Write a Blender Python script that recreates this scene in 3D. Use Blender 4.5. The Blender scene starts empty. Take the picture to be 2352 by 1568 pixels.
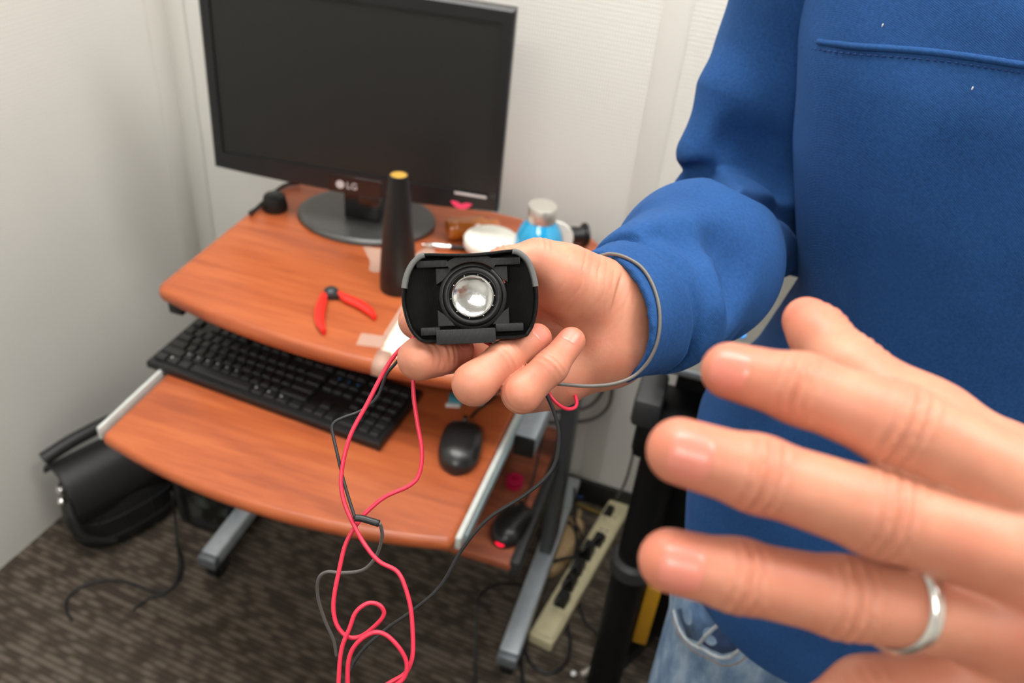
import bpy, bmesh, math, random
import numpy as np
from mathutils import Vector, Matrix
random.seed(7)
SC = bpy.context.scene
COL = SC.collection

# ------------------------------------------------------------------ camera
cam_d = bpy.data.cameras.new('camera')
cam = bpy.data.objects.new('camera', cam_d); COL.objects.link(cam)
CAM = Vector((0.8574, -0.94, 1.5517))
_yaw, _pitch, _roll = -0.2423, -0.6316, 0.1046
_f = Vector((math.sin(_yaw)*math.cos(_pitch), math.cos(_yaw)*math.cos(_pitch), math.sin(_pitch)))
_r0 = Vector((math.cos(_yaw), -math.sin(_yaw), 0)); _u0 = _r0.cross(_f)
CR = _r0*math.cos(_roll) + _u0*math.sin(_roll)
CU = -_r0*math.sin(_roll) + _u0*math.cos(_roll)
CF = _f
cam.matrix_world = Matrix(((CR.x, CU.x, -CF.x, CAM.x), (CR.y, CU.y, -CF.y, CAM.y), (CR.z, CU.z, -CF.z, CAM.z), (0, 0, 0, 1)))
cam_d.sensor_width = 36.0
cam_d.lens = 36.0*2000.0/2352.0
cam_d.clip_start = 0.01
cam_d.dof.use_dof = True
cam_d.dof.focus_distance = 0.43
cam_d.dof.aperture_fstop = 10.5
SC.camera = cam

# ------------------------------------------------------------------ world, light, exposure
w = bpy.data.worlds.new('world'); SC.world = w; w.use_nodes = True
w.node_tree.nodes['Background'].inputs[0].default_value = (0.75, 0.8, 0.9, 1)
w.node_tree.nodes['Background'].inputs[1].default_value = 0.15
SC.view_settings.view_transform = 'Standard'
SC.view_settings.look = 'None'
SC.view_settings.gamma = 1.0
SC.view_settings.use_curve_mapping = False
SC.view_settings.exposure = 0.0
LIGHT_STRENGTH = 14.0
PANELS = [(0.75, -0.80), (2.25, -0.80), (1.30, -2.70)]   # ceiling light panels, in the room's own axes
SC.cycles.use_denoising = True
SC.cycles.max_bounces = 6
SC.cycles.diffuse_bounces = 3
SC.cycles.glossy_bounces = 3
SC.cycles.transmission_bounces = 3

# ------------------------------------------------------------------ helpers: materials
def srgb(r, g, b):
    f = lambda c: (c/255/12.92) if c/255 <= 0.04045 else ((c/255+0.055)/1.055)**2.4
    return (f(r), f(g), f(b), 1)
def mat(name, color, rough=0.5, metal=0.0, spec=0.5, **kw):
    m = bpy.data.materials.new(name); m.use_nodes = True
    b = m.node_tree.nodes['Principled BSDF']
    b.inputs['Base Color'].default_value = color if len(color) == 4 else (*color, 1)
    b.inputs['Roughness'].default_value = rough
    b.inputs['Metallic'].default_value = metal
    b.inputs['Specular IOR Level'].default_value = spec
    for k, v in kw.items():
        b.inputs[k.replace('_', ' ')].default_value = v
    return m
class NT:
    def __init__(s, m): s.m = m; s.t = m.node_tree; s.b = s.t.nodes['Principled BSDF']
    def n(s, typ, **kw):
        x = s.t.nodes.new(typ)
        for k, v in kw.items():
            if k in x.inputs: x.inputs[k].default_value = v
            else: setattr(x, k, v)
        return x
    def l(s, a, b): s.t.links.new(a, b)
    def math(s, op, a, b=None, c=None):
        x = s.t.nodes.new('ShaderNodeMath'); x.operation = op
        for i, v in enumerate((a, b, c)):
            if v is None: continue
            if isinstance(v, (int, float)): x.inputs[i].default_value = v
            else: s.l(v, x.inputs[i])
        return x.outputs[0]
    def coord(s, scale=(1, 1, 1), rot=(0, 0, 0), kind='Object'):
        tc = s.n('ShaderNodeTexCoord'); mp = s.n('ShaderNodeMapping')
        mp.inputs['Scale'].default_value = scale; mp.inputs['Rotation'].default_value = rot
        s.l(tc.outputs[kind], mp.inputs['Vector']); return mp.outputs['Vector']
    def noise(s, vec, scale=5.0, detail=3.0, rough=0.5):
        x = s.n('ShaderNodeTexNoise'); x.inputs['Scale'].default_value = scale
        x.inputs['Detail'].default_value = detail; x.inputs['Roughness'].default_value = rough
        s.l(vec, x.inputs['Vector']); return x.outputs['Fac']
    def ramp(s, fac, stops):
        x = s.n('ShaderNodeValToRGB'); e = x.color_ramp.elements
        while len(e) < len(stops): e.new(0.5)
        for el, (p, c) in zip(e, stops): el.position = p; el.color = c if len(c) == 4 else (*c, 1)
        s.l(fac, x.inputs['Fac']); return x.outputs['Color']
    def mix(s, fac, a, b):
        x = s.n('ShaderNodeMix'); x.data_type = 'RGBA'
        if isinstance(fac, (int, float)): x.inputs[0].default_value = fac
        else: s.l(fac, x.inputs[0])
        for i, v in ((6, a), (7, b)):
            if isinstance(v, tuple): x.inputs[i].default_value = v
            else: s.l(v, x.inputs[i])
        return x.outputs[2]
    def base(s, c): s.l(c, s.b.inputs['Base Color'])
    def bump(s, h, strength=0.3, dist=0.001):
        x = s.n('ShaderNodeBump'); x.inputs['Strength'].default_value = strength; x.inputs['Distance'].default_value = dist
        s.l(h, x.inputs['Height']); s.l(x.outputs['Normal'], s.b.inputs['Normal'])

# plain materials (procedural grain is added to the ones that show it)
M = {}
def speck(name, color, rough, amount=0.06, scale=60.0, **kw):
    m = mat(name, color, rough, **kw); t = NT(m)
    f = t.noise(t.coord(), scale, 3.0)
    c = color if len(color) == 4 else (*color, 1)
    lo = tuple(x*(1-amount) for x in c[:3])+(1,); hi = tuple(min(1, x*(1+amount)) for x in c[:3])+(1,)
    t.base(t.ramp(f, [(0.3, lo), (0.7, hi)])); M[name] = m; return m
speck('black_plastic', (0.008, 0.008, 0.0085), 0.42)
speck('black_gloss', (0.006, 0.006, 0.007), 0.16, spec=0.8)
speck('stand_gloss', (0.045, 0.045, 0.043), 0.34, spec=1.0)
speck('matte_black', (0.0045, 0.0045, 0.005), 0.5, spec=0.22)
speck('bezel', (0.011, 0.011, 0.012), 0.32)
speck('screen', (0.012, 0.0125, 0.012), 0.38)
speck('key_plastic', (0.014, 0.014, 0.015), 0.38)
speck('dark_metal', (0.03, 0.031, 0.033), 0.4)
speck('upright_grey', srgb(78, 80, 83), 0.45)
speck('grey_metal', srgb(118, 124, 130), 0.38, metal=0.35)
speck('silver_metal', srgb(176, 184, 190), 0.36, metal=0.25)
speck('rail_white', srgb(205, 210, 205), 0.35)
speck('rail_grey', srgb(150, 165, 168), 0.35)
speck('steel', (0.66, 0.63, 0.57), 0.34, metal=0.7, amount=0.06, scale=200)
speck('chrome', (0.85, 0.84, 0.82), 0.14, metal=1.0)
speck('red_grip', srgb(245, 48, 36), 0.42)
speck('pink', srgb(245, 70, 110), 0.5)
speck('crimson', srgb(190, 25, 70), 0.45)
speck('cream', srgb(214, 204, 166), 0.45)
speck('beige', srgb(190, 160, 118), 0.6)
speck('white_plastic', srgb(238, 234, 222), 0.4)
speck('paper', srgb(238, 236, 214), 0.7)
speck('brass', srgb(226, 178, 82), 0.45, metal=0.3)
speck('teal', srgb(70, 150, 165), 0.4)
speck('grey_top', srgb(92, 90, 84), 0.55)
speck('yellow', srgb(176, 128, 22), 0.5)
speck('orange', srgb(235, 140, 25), 0.5)
speck('blue_cable', srgb(45, 70, 125), 0.5)
speck('yellow_cable', srgb(140, 110, 20), 0.5)
speck('black_cable', (0.012, 0.012, 0.013), 0.45)
speck('grey_cable', srgb(96, 92, 90), 0.45)
speck('light_grey_cable', srgb(104, 100, 95), 0.42)
speck('red_wire', srgb(208, 38, 66), 0.38)
speck('copper', srgb(150, 74, 44), 0.5)
speck('silver_ring', (0.86, 0.84, 0.80), 0.22, metal=1.0)
speck('rubber', (0.009, 0.0088, 0.0084), 0.42, spec=0.35)
speck('lip_grey', srgb(98, 98, 96), 0.5)
speck('rubber_dark', (0.010, 0.010, 0.010), 0.45)
speck('light_plate', (0.9, 0.9, 0.9), 0.5)
M['led_red'] = mat('led_red', srgb(220, 20, 50), 0.3, Emission_Color=srgb(255, 20, 60), Emission_Strength=1.2)
M['led_blue'] = mat('led_blue', srgb(60, 150, 230), 0.3, Emission_Color=srgb(60, 150, 240), Emission_Strength=0.7)
M['amber'] = mat('amber', srgb(188, 104, 30), 0.15, Coat_Weight=0.6)
M['blue_glass'] = mat('blue_glass', srgb(36, 160, 212), 0.12, Coat_Weight=0.8)
M['tape'] = mat('tape', srgb(228, 190, 170), 0.35, Alpha=0.5)
M['light_on'] = mat('light_on', (1, 1, 1), 0.5, Emission_Color=(1.0, 0.982, 0.955, 1), Emission_Strength=LIGHT_STRENGTH)

# cherry laminate
m = mat('cherry_laminate', (0.5, 0.2, 0.08), 0.34); t = NT(m)
v = t.coord((1.0, 9.0, 9.0)); n1 = t.noise(v, 4.5, 5.0, 0.6)
v2 = t.coord((1.6, 34.0, 34.0)); n2 = t.noise(v2, 5.0, 3.0)
f = t.math('ADD', t.math('MULTIPLY', n1, 0.8), t.math('MULTIPLY', n2, 0.2))
t.base(t.ramp(f, [(0.36, srgb(158, 77, 43)), (0.5, srgb(180, 92, 51)), (0.66, srgb(195, 106, 60))])); M['wood'] = m
m = mat('dark_cherry', (0.2, 0.08, 0.04), 0.45); t = NT(m)
f = t.noise(t.coord((1.0, 9.0, 9.0)), 4.5, 5.0, 0.6)
t.base(t.ramp(f, [(0.36, srgb(136, 70, 48)), (0.66, srgb(184, 104, 70))])); M['wood_shelf'] = m

# wall: white vinyl with a dimple grid
def wall_mat(name, along):
    m = mat(name, srgb(236, 233, 225), 0.5); t = NT(m)
    tc = t.n('ShaderNodeTexCoord'); sp = t.n('ShaderNodeSeparateXYZ'); t.l(tc.outputs['Object'], sp.inputs[0])
    K = 2*math.pi/0.0100
    a = t.math('MULTIPLY', sp.outputs[along], K); z = t.math('MULTIPLY', sp.outputs[2], K*0.62)
    s1 = t.math('SINE', t.math('ADD', a, z)); s2 = t.math('SINE', t.math('SUBTRACT', a, z))
    h = t.math('MULTIPLY', s1, s2)
    h = t.math('POWER', t.math('MAXIMUM', h, 0.0), 1.5)
    n = t.noise(t.coord(), 2.2, 3.0)
    c = t.ramp(n, [(0.3, srgb(220, 218, 211)), (0.7, srgb(227, 225, 219))])
    t.base(t.mix(t.math('MULTIPLY', h, 0.55), c, srgb(246, 245, 240)))  # dimple highlights painted into the colour as lighter dots
    t.bump(h, 0.5, 0.0014); return m
M['wall_x'] = wall_mat('wall_vinyl_x', 0)
M['wall_y'] = wall_mat('wall_vinyl_y', 1)
speck('wall_trim', srgb(225, 223, 216), 0.5, 0.015, 5)
speck('ceiling', srgb(230, 230, 226), 0.8, 0.03)
speck('baseboard', (0.016, 0.015, 0.014), 0.5)

# carpet with woven dashes
m = mat('carpet', (0.1, 0.09, 0.08), 0.95, spec=0.1); t = NT(m)
v = t.coord()
sx = t.n('ShaderNodeSeparateXYZ'); t.l(v, sx.inputs[0])
ry = t.math('MULTIPLY', sx.outputs[1], 1/0.0130); row = t.math('FLOOR', ry); fr = t.math('FRACT', ry)
cb = t.n('ShaderNodeCombineXYZ')
wn = t.n('ShaderNodeTexWhiteNoise'); wn.noise_dimensions = '1D'; t.l(row, wn.inputs['W'])
t.l(t.math('ADD', t.math('MULTIPLY', sx.outputs[0], 24.0), t.math('MULTIPLY', wn.outputs['Value'], 97.0)), cb.inputs[0]); t.l(t.math('MULTIPLY', wn.outputs['Value'], 53.0), cb.inputs[1])
dash = t.noise(cb.outputs[0], 1.0, 1.0, 0.4)
edge = t.math('SMOOTH_MIN', t.math('MULTIPLY', fr, 5.0), t.math('MULTIPLY', t.math('SUBTRACT', 1.0, fr), 5.0), 0.6)
edge = t.math('MINIMUM', edge, 1.0)
cd_ = t.ramp(dash, [(0.38, srgb(74, 66, 58)), (0.48, srgb(92, 83, 73)), (0.58, srgb(116, 106, 94))])
c0 = t.mix(edge, srgb(58, 51, 45), cd_)
fz = t.noise(v, 900.0, 2.0); big = t.noise(v, 14.0, 3.0)
c1 = t.mix(t.math('MULTIPLY', fz, 0.35), c0, srgb(58, 52, 46))
c2 = t.mix(t.math('MULTIPLY', big, 0.25), c1, srgb(76, 68, 60))
t.base(c2); t.bump(t.math('ADD', t.math('MULTIPLY', edge, 0.6), fz), 0.5, 0.002); M['carpet'] = m

# blue sweatshirt knit
m = mat('sweatshirt_knit', srgb(36, 76, 138), 0.85, spec=0.15, Sheen_Weight=0.12, Sheen_Roughness=0.5); t = NT(m)
m.node_tree.nodes['Principled BSDF'].inputs['Sheen Tint'].default_value = srgb(110, 150, 215)
wv = t.n('ShaderNodeTexWave'); wv.wave_type = 'BANDS'; wv.bands_direction = 'DIAGONAL'
wv.inputs['Scale'].default_value = 420.0; wv.inputs['Distortion'].default_value = 3.0; wv.inputs['Detail'].default_value = 2.0
t.l(t.coord(), wv.inputs['Vector'])
nn = t.noise(t.coord(), 420.0, 3.0, 0.7); nb = t.noise(t.coord(), 16.0, 3.0)
f = t.math('ADD', t.math('MULTIPLY', nn, 0.6), t.math('MULTIPLY', nb, 0.4))
t.base(t.ramp(f, [(0.3, srgb(28, 62, 110)), (0.7, srgb(43, 85, 140))]))
t.bump(t.math('ADD', t.math('MULTIPLY', wv.outputs['Fac'], 0.25), nn), 0.35, 0.0008); M['sweat'] = m

# denim
m = mat('denim', srgb(96, 124, 160), 0.85, spec=0.15); t = NT(m)
v = t.coord((1, 1, 0.35)); n1 = t.noise(v, 45.0, 5.0, 0.6); n2 = t.noise(t.coord(), 900.0, 2.0)
f = t.math('ADD', t.math('MULTIPLY', n1, 0.75), t.math('MULTIPLY', n2, 0.25))
t.base(t.ramp(f, [(0.34, srgb(84, 108, 140)), (0.5, srgb(116, 140, 168)), (0.68, srgb(160, 180, 198))]))
t.bump(n2, 0.4, 0.0008); M['denim'] = m
speck('denim_dark', srgb(40, 62, 100), 0.85, 0.2, 120)
speck('denim_mid', srgb(78, 106, 142), 0.85, 0.25, 90)
speck('denim_seam', srgb(166, 172, 176), 0.8, 0.25, 120)
speck('thread_brown', srgb(150, 120, 92), 0.8)
speck('thread_blue', srgb(24, 56, 112), 0.8)
speck('white_fluff', srgb(220, 222, 226), 0.8)

# skin: tint attribute makes finger ends and knuckles redder
m = mat('skin', (0.75, 0.42, 0.3), 0.48, spec=0.4, Subsurface_Weight=0.2, Subsurface_Scale=0.004); t = NT(m)
t.b.inputs['Subsurface Radius'].default_value = (1.0, 0.35, 0.2)
at = t.n('ShaderNodeAttribute'); at.attribute_name = 'tint'
n1 = t.noise(t.coord(), 60.0, 4.0, 0.6); n2 = t.noise(t.coord(), 700.0, 3.0, 0.6)
c = t.ramp(n1, [(0.3, srgb(192, 126, 100)), (0.7, srgb(206, 144, 116))])
nr = t.noise(t.coord(), 34.0, 3.0, 0.6)
c = t.mix(t.math('MULTIPLY', t.math('MAXIMUM', t.math('SUBTRACT', nr, 0.45), 0.0), 1.6), c, srgb(196, 106, 86))
c = t.mix(t.math('MULTIPLY', at.outputs['Fac'], 0.75), c, srgb(200, 100, 78))
t.base(c); t.bump(n2, 0.12, 0.0006); M['skin'] = m
M['nail'] = mat('nail', srgb(214, 130, 112), 0.28, spec=0.5, Subsurface_Weight=0.1, Subsurface_Scale=0.002)
speck('hair', srgb(60, 42, 30), 0.6)
speck('shoe', srgb(60, 60, 62), 0.6)

# printed black case: fine vertical layer lines
m = mat('printed_black', (0.004, 0.004, 0.004), 0.26, spec=0.22); t = NT(m)
wv = t.n('ShaderNodeTexWave'); wv.bands_direction = 'X'; wv.inputs['Scale'].default_value = 900.0; wv.inputs['Distortion'].default_value = 0.6
t.l(t.coord(), wv.inputs['Vector']); t.bump(wv.outputs['Fac'], 0.45, 0.0004)
M['printed'] = m
m = mat('printed_grey', srgb(46, 46, 46), 0.36, spec=0.3); t = NT(m)
wv = t.n('ShaderNodeTexWave'); wv.bands_direction = 'X'; wv.inputs['Scale'].default_value = 700.0
t.l(t.coord(), wv.inputs['Vector']); t.bump(wv.outputs['Fac'], 0.5, 0.0004); M['printed_grey'] = m
m = mat('dome_foil', (0.80, 0.80, 0.79), 0.2, metal=1.0); t = NT(m)
t.bump(t.noise(t.coord(), 260.0, 2.0), 0.25, 0.0008); M['dome'] = m
m = mat('bag_fabric', (0.010, 0.010, 0.011), 0.5); t = NT(m)
t.bump(t.noise(t.coord(), 300.0, 2.0), 0.3, 0.001); M['bag'] = m
speck('bag_line', srgb(40, 40, 42), 0.5)
m = mat('shiny_dark_panel', (0.03, 0.032, 0.03), 0.25); t = NT(m)
n = t.noise(t.coord((1, 1, 1)), 22.0, 3.0, 0.6)
t.base(t.ramp(n, [(0.42, (0.012, 0.013, 0.012)), (0.62, (0.075, 0.085, 0.078))])); M['shiny_panel'] = m

# ------------------------------------------------------------------ helpers: objects
def tag(o, label=None, cat=None, group=None, kind=None):
    if label: o['label'] = label
    if cat: o['category'] = cat
    if group: o['group'] = group
    if kind: o['kind'] = kind
    return o
def thing(name, label, cat, loc=(0, 0, 0), rotz=0.0, group=None):
    o = bpy.data.objects.new(name, None); COL.objects.link(o)
    o.empty_display_size = 0.02
    o.location = loc; o.rotation_euler = (0, 0, rotz)
    return tag(o, label, cat, group)
def link(name, me, m, parent=None):
    o = bpy.data.objects.new(name, me); COL.objects.link(o)
    if m is not None:
        me.materials.clear(); me.materials.append(M[m] if isinstance(m, str) else m)
    if parent is not None: o.parent = parent
    return o
def smooth(me, angle=40.0):
    me.polygons.foreach_set('use_smooth', [True]*len(me.polygons))
    if angle < 179:
        try: me.set_sharp_from_angle(angle=math.radians(angle))
        except Exception: pass
class MB:
    """collects shapes; build() links them as one mesh"""
    def __init__(s): s.bm = bmesh.new()
    def _xf(s, vs, mtx):
        if mtx is not None: bmesh.ops.transform(s.bm, matrix=mtx, verts=vs)
    def box(s, lo, hi, bev=0.0, seg=2, mtx=None):
        r = bmesh.ops.create_cube(s.bm, size=1.0); vs = r['verts']
        for v in vs:
            v.co = Vector([(lo[i]+hi[i])/2 + v.co[i]*(hi[i]-lo[i]) for i in range(3)])
        if bev > 0:
            es = list({e for v in vs for e in v.link_edges})
            rb = bmesh.ops.bevel(s.bm, geom=es, offset=bev, segments=seg, profile=0.5, affect='EDGES')
            vs = list({v for f in rb['faces'] for v in f.verts} | {v for v in vs if v.is_valid})
        s._xf(vs, mtx); return s
    def loft(s, rings, cap0=True, cap1=True, closed=True, mtx=None):
        L = [[s.bm.verts.new(Vector(p)) for p in r] for r in rings]
        n = len(L[0])
        for a, b in zip(L[:-1], L[1:]):
            for i in range(n if closed else n-1):
                j = (i+1) % n
                s.bm.faces.new((a[i], a[j], b[j], b[i]))
        if cap0: s.bm.faces.new(list(reversed(L[0])))
        if cap1: s.bm.faces.new(L[-1])
        s._xf([v for r in L for v in r], mtx); return s
    def lathe(s, prof, n=32, mtx=None, cap0=True, cap1=True):
        rings = [[(r*math.cos(2*math.pi*i/n), r*math.sin(2*math.pi*i/n), z) for i in range(n)] for r, z in prof]
        return s.loft(rings, cap0, cap1, mtx=mtx)
    def prism(s, pts, z0, z1, bev=0.0, seg=2, mtx=None):
        b = [s.bm.verts.new((x, y, z0)) for x, y in pts]; t_ = [s.bm.verts.new((x, y, z1)) for x, y in pts]
        n = len(pts); fs = [s.bm.faces.new(list(reversed(b))), s.bm.faces.new(t_)]
        for i in range(n): fs.append(s.bm.faces.new((b[i], b[(i+1) % n], t_[(i+1) % n], t_[i])))
        vs = b+t_
        if bev > 0:
            es = [e for f in fs[:2] for e in f.edges]
            rb = bmesh.ops.bevel(s.bm, geom=list(set(es)), offset=bev, segments=seg, profile=0.5, affect='EDGES')
            vs = list({v for f in rb['faces'] for v in f.verts} | {v for v in vs if v.is_valid})
        s._xf(vs, mtx); return s
    def tube(s, pts, r, n=8, caps=True, res=6, closed=False):
        q = spline(pts, res, closed)
        rr = r if isinstance(r, (list, tuple)) else [r]*2
        up = Vector((0.013, 0.021, 1)).normalized(); rings = []; N = None
        for i, p in enumerate(q):
            a = q[i-1] if i > 0 else (q[-2] if closed else q[0]); b = q[i+1] if i < len(q)-1 else (q[1] if closed else q[-1])
            T = (b-a).normalized()
            if N is None:
                N = T.cross(up)
                if N.length < 1e-3: N = T.cross(Vector((1, 0, 0)))
                N.normalize()
            N = (N - T*N.dot(T)).normalized(); B = T.cross(N)
            t_ = i/(len(q)-1); ri = rr[0]*(1-t_)+rr[-1]*t_
            rings.append([p + (N*math.cos(2*math.pi*k/n) + B*math.sin(2*math.pi*k/n))*ri for k in range(n)])
        return s.loft(rings, caps and not closed, caps and not closed)
    def ball(s, c, r, seg=16, mtx=None):
        rr = (r, r, r) if isinstance(r, (int, float)) else r
        x = bmesh.ops.create_uvsphere(s.bm, u_segments=seg, v_segments=seg//2+2, radius=1.0)
        for v in x['verts']: v.co = Vector((c[0]+v.co.x*rr[0], c[1]+v.co.y*rr[1], c[2]+v.co.z*rr[2]))
        s._xf(x['verts'], mtx); return s
    def build(s, name, m, parent=None, ang=40.0):
        bmesh.ops.recalc_face_normals(s.bm, faces=s.bm.faces)
        me = bpy.data.meshes.new(name); s.bm.to_mesh(me); s.bm.free()
        smooth(me, ang); return link(name, me, m, parent)
def spline(pts, res=6, closed=False):
    p = [Vector(x) for x in pts]
    if res <= 1 or len(p) < 3: return p
    out = []; n = len(p)
    for i in range(n if closed else n-1):
        p0 = p[i-1] if (i > 0 or closed) else p[0]*2-p[1]
        p1 = p[i]; p2 = p[(i+1) % n]
        p3 = p[(i+2) % n] if (i+2 < n or closed) else p[-1]*2-p[-2]
        for k in range(res):
            t_ = k/res
            out.append(0.5*((2*p1)+(p2-p0)*t_+(2*p0-5*p1+4*p2-p3)*t_*t_+(3*p1-p0-3*p2+p3)*t_**3))
    out.append(p[0].copy() if closed else p[-1]); return out
def mtx_frame(o, ex, ey, ez):
    return Matrix(((ex[0], ey[0], ez[0], o[0]), (ex[1], ey[1], ez[1], o[1]), (ex[2], ey[2], ez[2], o[2]), (0, 0, 0, 1)))
def zto(a, b):
    """matrix placing local z along a->b with origin a"""
    a = Vector(a); z = (Vector(b)-a).normalized(); x = z.orthogonal().normalized(); y = z.cross(x)
    return mtx_frame(a, x, y, z)
def wire(name, pts, r, m, label, cat='cable', group=None, res=6, n=8):
    return tag(MB().tube(pts, r, n, True, res).build(name, m, None, 180), label, cat, group)

# ------------------------------------------------------------------ helpers: implicit surfaces for bodies and cloth
def smin(a, b, k):
    h = np.maximum(k-np.abs(a-b), 0.0)/k
    return np.minimum(a, b)-h*h*k*0.25
class Grid:
    def __init__(s, lo, hi, h):
        s.lo = np.array(lo, float); s.h = h
        s.n = np.ceil((np.array(hi)-s.lo)/h).astype(int)+1
        s.D = np.full(s.n, 0.05, np.float32)
    def block(s, lo, hi):
        a = np.clip(np.floor((np.array(lo)-s.lo)/s.h).astype(int), 0, s.n); b = np.clip(np.ceil((np.array(hi)-s.lo)/s.h).astype(int)+1, 0, s.n)
        sl = tuple(slice(i, j) for i, j in zip(a, b))
        ax = [(s.lo[i]+s.h*np.arange(a[i], b[i])).astype(np.float32) for i in range(3)]
        return sl, (ax[0][:, None, None], ax[1][None, :, None], ax[2][None, None, :])
    def sample(s, p):
        q = (np.asarray(p, float)-s.lo)/s.h; q = np.clip(q, 0, s.n-1.001); i = q.astype(int); f = q-i; r = 0
        for dx in (0, 1):
            for dy in (0, 1):
                for dz in (0, 1):
                    wgt = (f[..., 0] if dx else 1-f[..., 0])*(f[..., 1] if dy else 1-f[..., 1])*(f[..., 2] if dz else 1-f[..., 2])
                    r = r+wgt*s.D[i[..., 0]+dx, i[..., 1]+dy, i[..., 2]+dz]
        return r
    def march(s, p, d, tmax=0.08, n=160):
        """first surface point from p along d, or None"""
        p = np.asarray(p, float); d = np.asarray(d, float); d = d/np.linalg.norm(d)
        ts = np.linspace(0, tmax, n); v = s.sample(p+ts[:, None]*d)
        k = np.nonzero(v < 0)[0]
        if len(k) == 0: return None
        k = k[0]
        if k == 0: return p
        t_ = ts[k-1]+(ts[k]-ts[k-1])*v[k-1]/(v[k-1]-v[k]); return p+t_*d
    def mesh(s):
        D = s.D; ins = D < 0; nx, ny, nz = D.shape
        c = np.zeros((nx-1, ny-1, nz-1), np.int8)
        for dx in (0, 1):
            for dy in (0, 1):
                for dz in (0, 1):
                    c += ins[dx:nx-1+dx, dy:ny-1+dy, dz:nz-1+dz]
        act = (c > 0) & (c < 8); idx = np.argwhere(act)
        vid = np.full(act.shape, -1, np.int32); vid[act] = np.arange(len(idx))
        acc = np.zeros((len(idx), 3)); cnt = np.zeros(len(idx))
        for axis in range(3):
            o1, o2 = [a for a in range(3) if a != axis]
            for i in (0, 1):
                for j in (0, 1):
                    off = np.zeros(3, int); off[o1] = i; off[o2] = j
                    a = idx+off; b = a.copy(); b[:, axis] += 1
                    va = D[a[:, 0], a[:, 1], a[:, 2]]; vb = D[b[:, 0], b[:, 1], b[:, 2]]
                    mk = (va < 0) != (vb < 0)
                    t_ = va/np.where(mk, va-vb, 1)
                    p = off[None, :].astype(float).repeat(len(idx), 0); p[:, axis] += t_
                    acc[mk] += p[mk]; cnt[mk] += 1
        V = s.lo+s.h*(idx+acc/np.maximum(cnt, 1)[:, None])
        F = []
        for axis in range(3):
            o1, o2 = (axis+1) % 3, (axis+2) % 3
            A = [slice(None)]*3; B = [slice(None)]*3
            A[axis] = slice(0, -1); B[axis] = slice(1, None)
            ch = ins[tuple(A)] != ins[tuple(B)]; e = np.argwhere(ch)
            ok = (e[:, o1] > 0) & (e[:, o2] > 0) & (e[:, o1] < D.shape[o1]-1) & (e[:, o2] < D.shape[o2]-1); e = e[ok]
            q = []
            for i, j in ((-1, -1), (0, -1), (0, 0), (-1, 0)):
                g = e.copy(); g[:, o1] += i; g[:, o2] += j; q.append(vid[g[:, 0], g[:, 1], g[:, 2]])
            q = np.stack(q, 1); fl = ~ins[e[:, 0], e[:, 1], e[:, 2]]
            q[fl] = q[fl][:, ::-1]; F.append(q)
        return V, np.concatenate(F)
def seg_d(X, a, b, ra, rb):
    ba = np.array(b, float)-np.array(a, float); L = float(ba@ba)+1e-12
    px, py, pz = X[0]-np.float32(a[0]), X[1]-np.float32(a[1]), X[2]-np.float32(a[2])
    t_ = np.clip((px*np.float32(ba[0])+py*np.float32(ba[1])+pz*np.float32(ba[2]))/np.float32(L), 0, 1)
    d2 = (px-t_*np.float32(ba[0]))**2+(py-t_*np.float32(ba[1]))**2+(pz-t_*np.float32(ba[2]))**2
    return np.sqrt(d2)-(np.float32(ra)+t_*np.float32(rb-ra))
def ell_d(X, c, R, r):
    """ellipsoid: c centre, R 3x3 rows = axes, r radii"""
    p = [X[i]-np.float32(c[i]) for i in range(3)]
    k0 = 0; k1 = 0
    for i in range(3):
        q = (p[0]*np.float32(R[i][0])+p[1]*np.float32(R[i][1])+p[2]*np.float32(R[i][2]))/np.float32(r[i])
        k0 = k0+q*q; k1 = k1+(q/np.float32(r[i]))**2
    k0 = np.sqrt(k0); k1 = np.sqrt(k1)+1e-6
    return k0*(k0-1)/k1
def mesh_from(V, F, name):
    me = bpy.data.meshes.new(name)
    me.vertices.add(len(V)); me.vertices.foreach_set('co', np.asarray(V, np.float32).ravel())
    F = np.asarray(F, np.int32); me.loops.add(F.size); me.loops.foreach_set('vertex_index', F.ravel())
    me.polygons.add(len(F)); me.polygons.foreach_set('loop_start', np.arange(0, F.size, 4, dtype=np.int32))
    me.update(calc_edges=True); me.validate(); smooth(me, 180); return me

# ================================================================== the room
WY = -0.0941; WC = (-0.3345, 0.622, 0.0)          # wall corner behind the desk and the walls' turn
WYB = -0.045                                       # the back wall is turned a little less
def room(name, mb, m, parent=None, structure=True, rz=WY):
    o = mb.build(name, m, parent, 30)
    if parent is None: o.location = WC; o.rotation_euler = (0, 0, rz)
    if structure and parent is None: o['kind'] = 'structure'
    return o
room('floor', MB().box((-0.2, -4.2, -0.1), (3.6, 0.5, 0.0)), 'carpet')
wb = room('wall_back', MB().box((-0.1, 0.0, 0.0), (3.6, 0.1, 2.7)), 'wall_x', None, True, WYB)
wl = room('wall_left', MB().box((-0.1, -4.1, 0.0), (0.0, 0.0, 2.7)), 'wall_y')
room('wall_right', MB().box((3.4, -4.1, 0.0), (3.5, 0.26, 2.7)), 'wall_y')
room('wall_front', MB().box((0.0, -4.1, 0.0), (3.4, -4.0, 2.7)), 'wall_x')
room('ceiling', MB().box((-0.1, -4.1, 2.7), (3.6, 0.5, 2.8)), 'ceiling')
room('baseboard_back', MB().box((0.75, -0.012, 0.0), (3.4, 0.0, 0.066), 0.002), 'baseboard', None, True, WYB)
room('trim_1', MB().box((1.018, -0.0026, 0.066), (1.066, 0.0, 2.7), 0.0012), 'wall_trim', None, True, WYB)
room('trim_2', MB().box((0.0, -0.055, 0.0), (0.0025, 0.0, 2.7), 0.001).box((0.0, -0.0025, 0.0), (0.05, 0.0, 2.7), 0.001), 'wall_trim')
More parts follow.
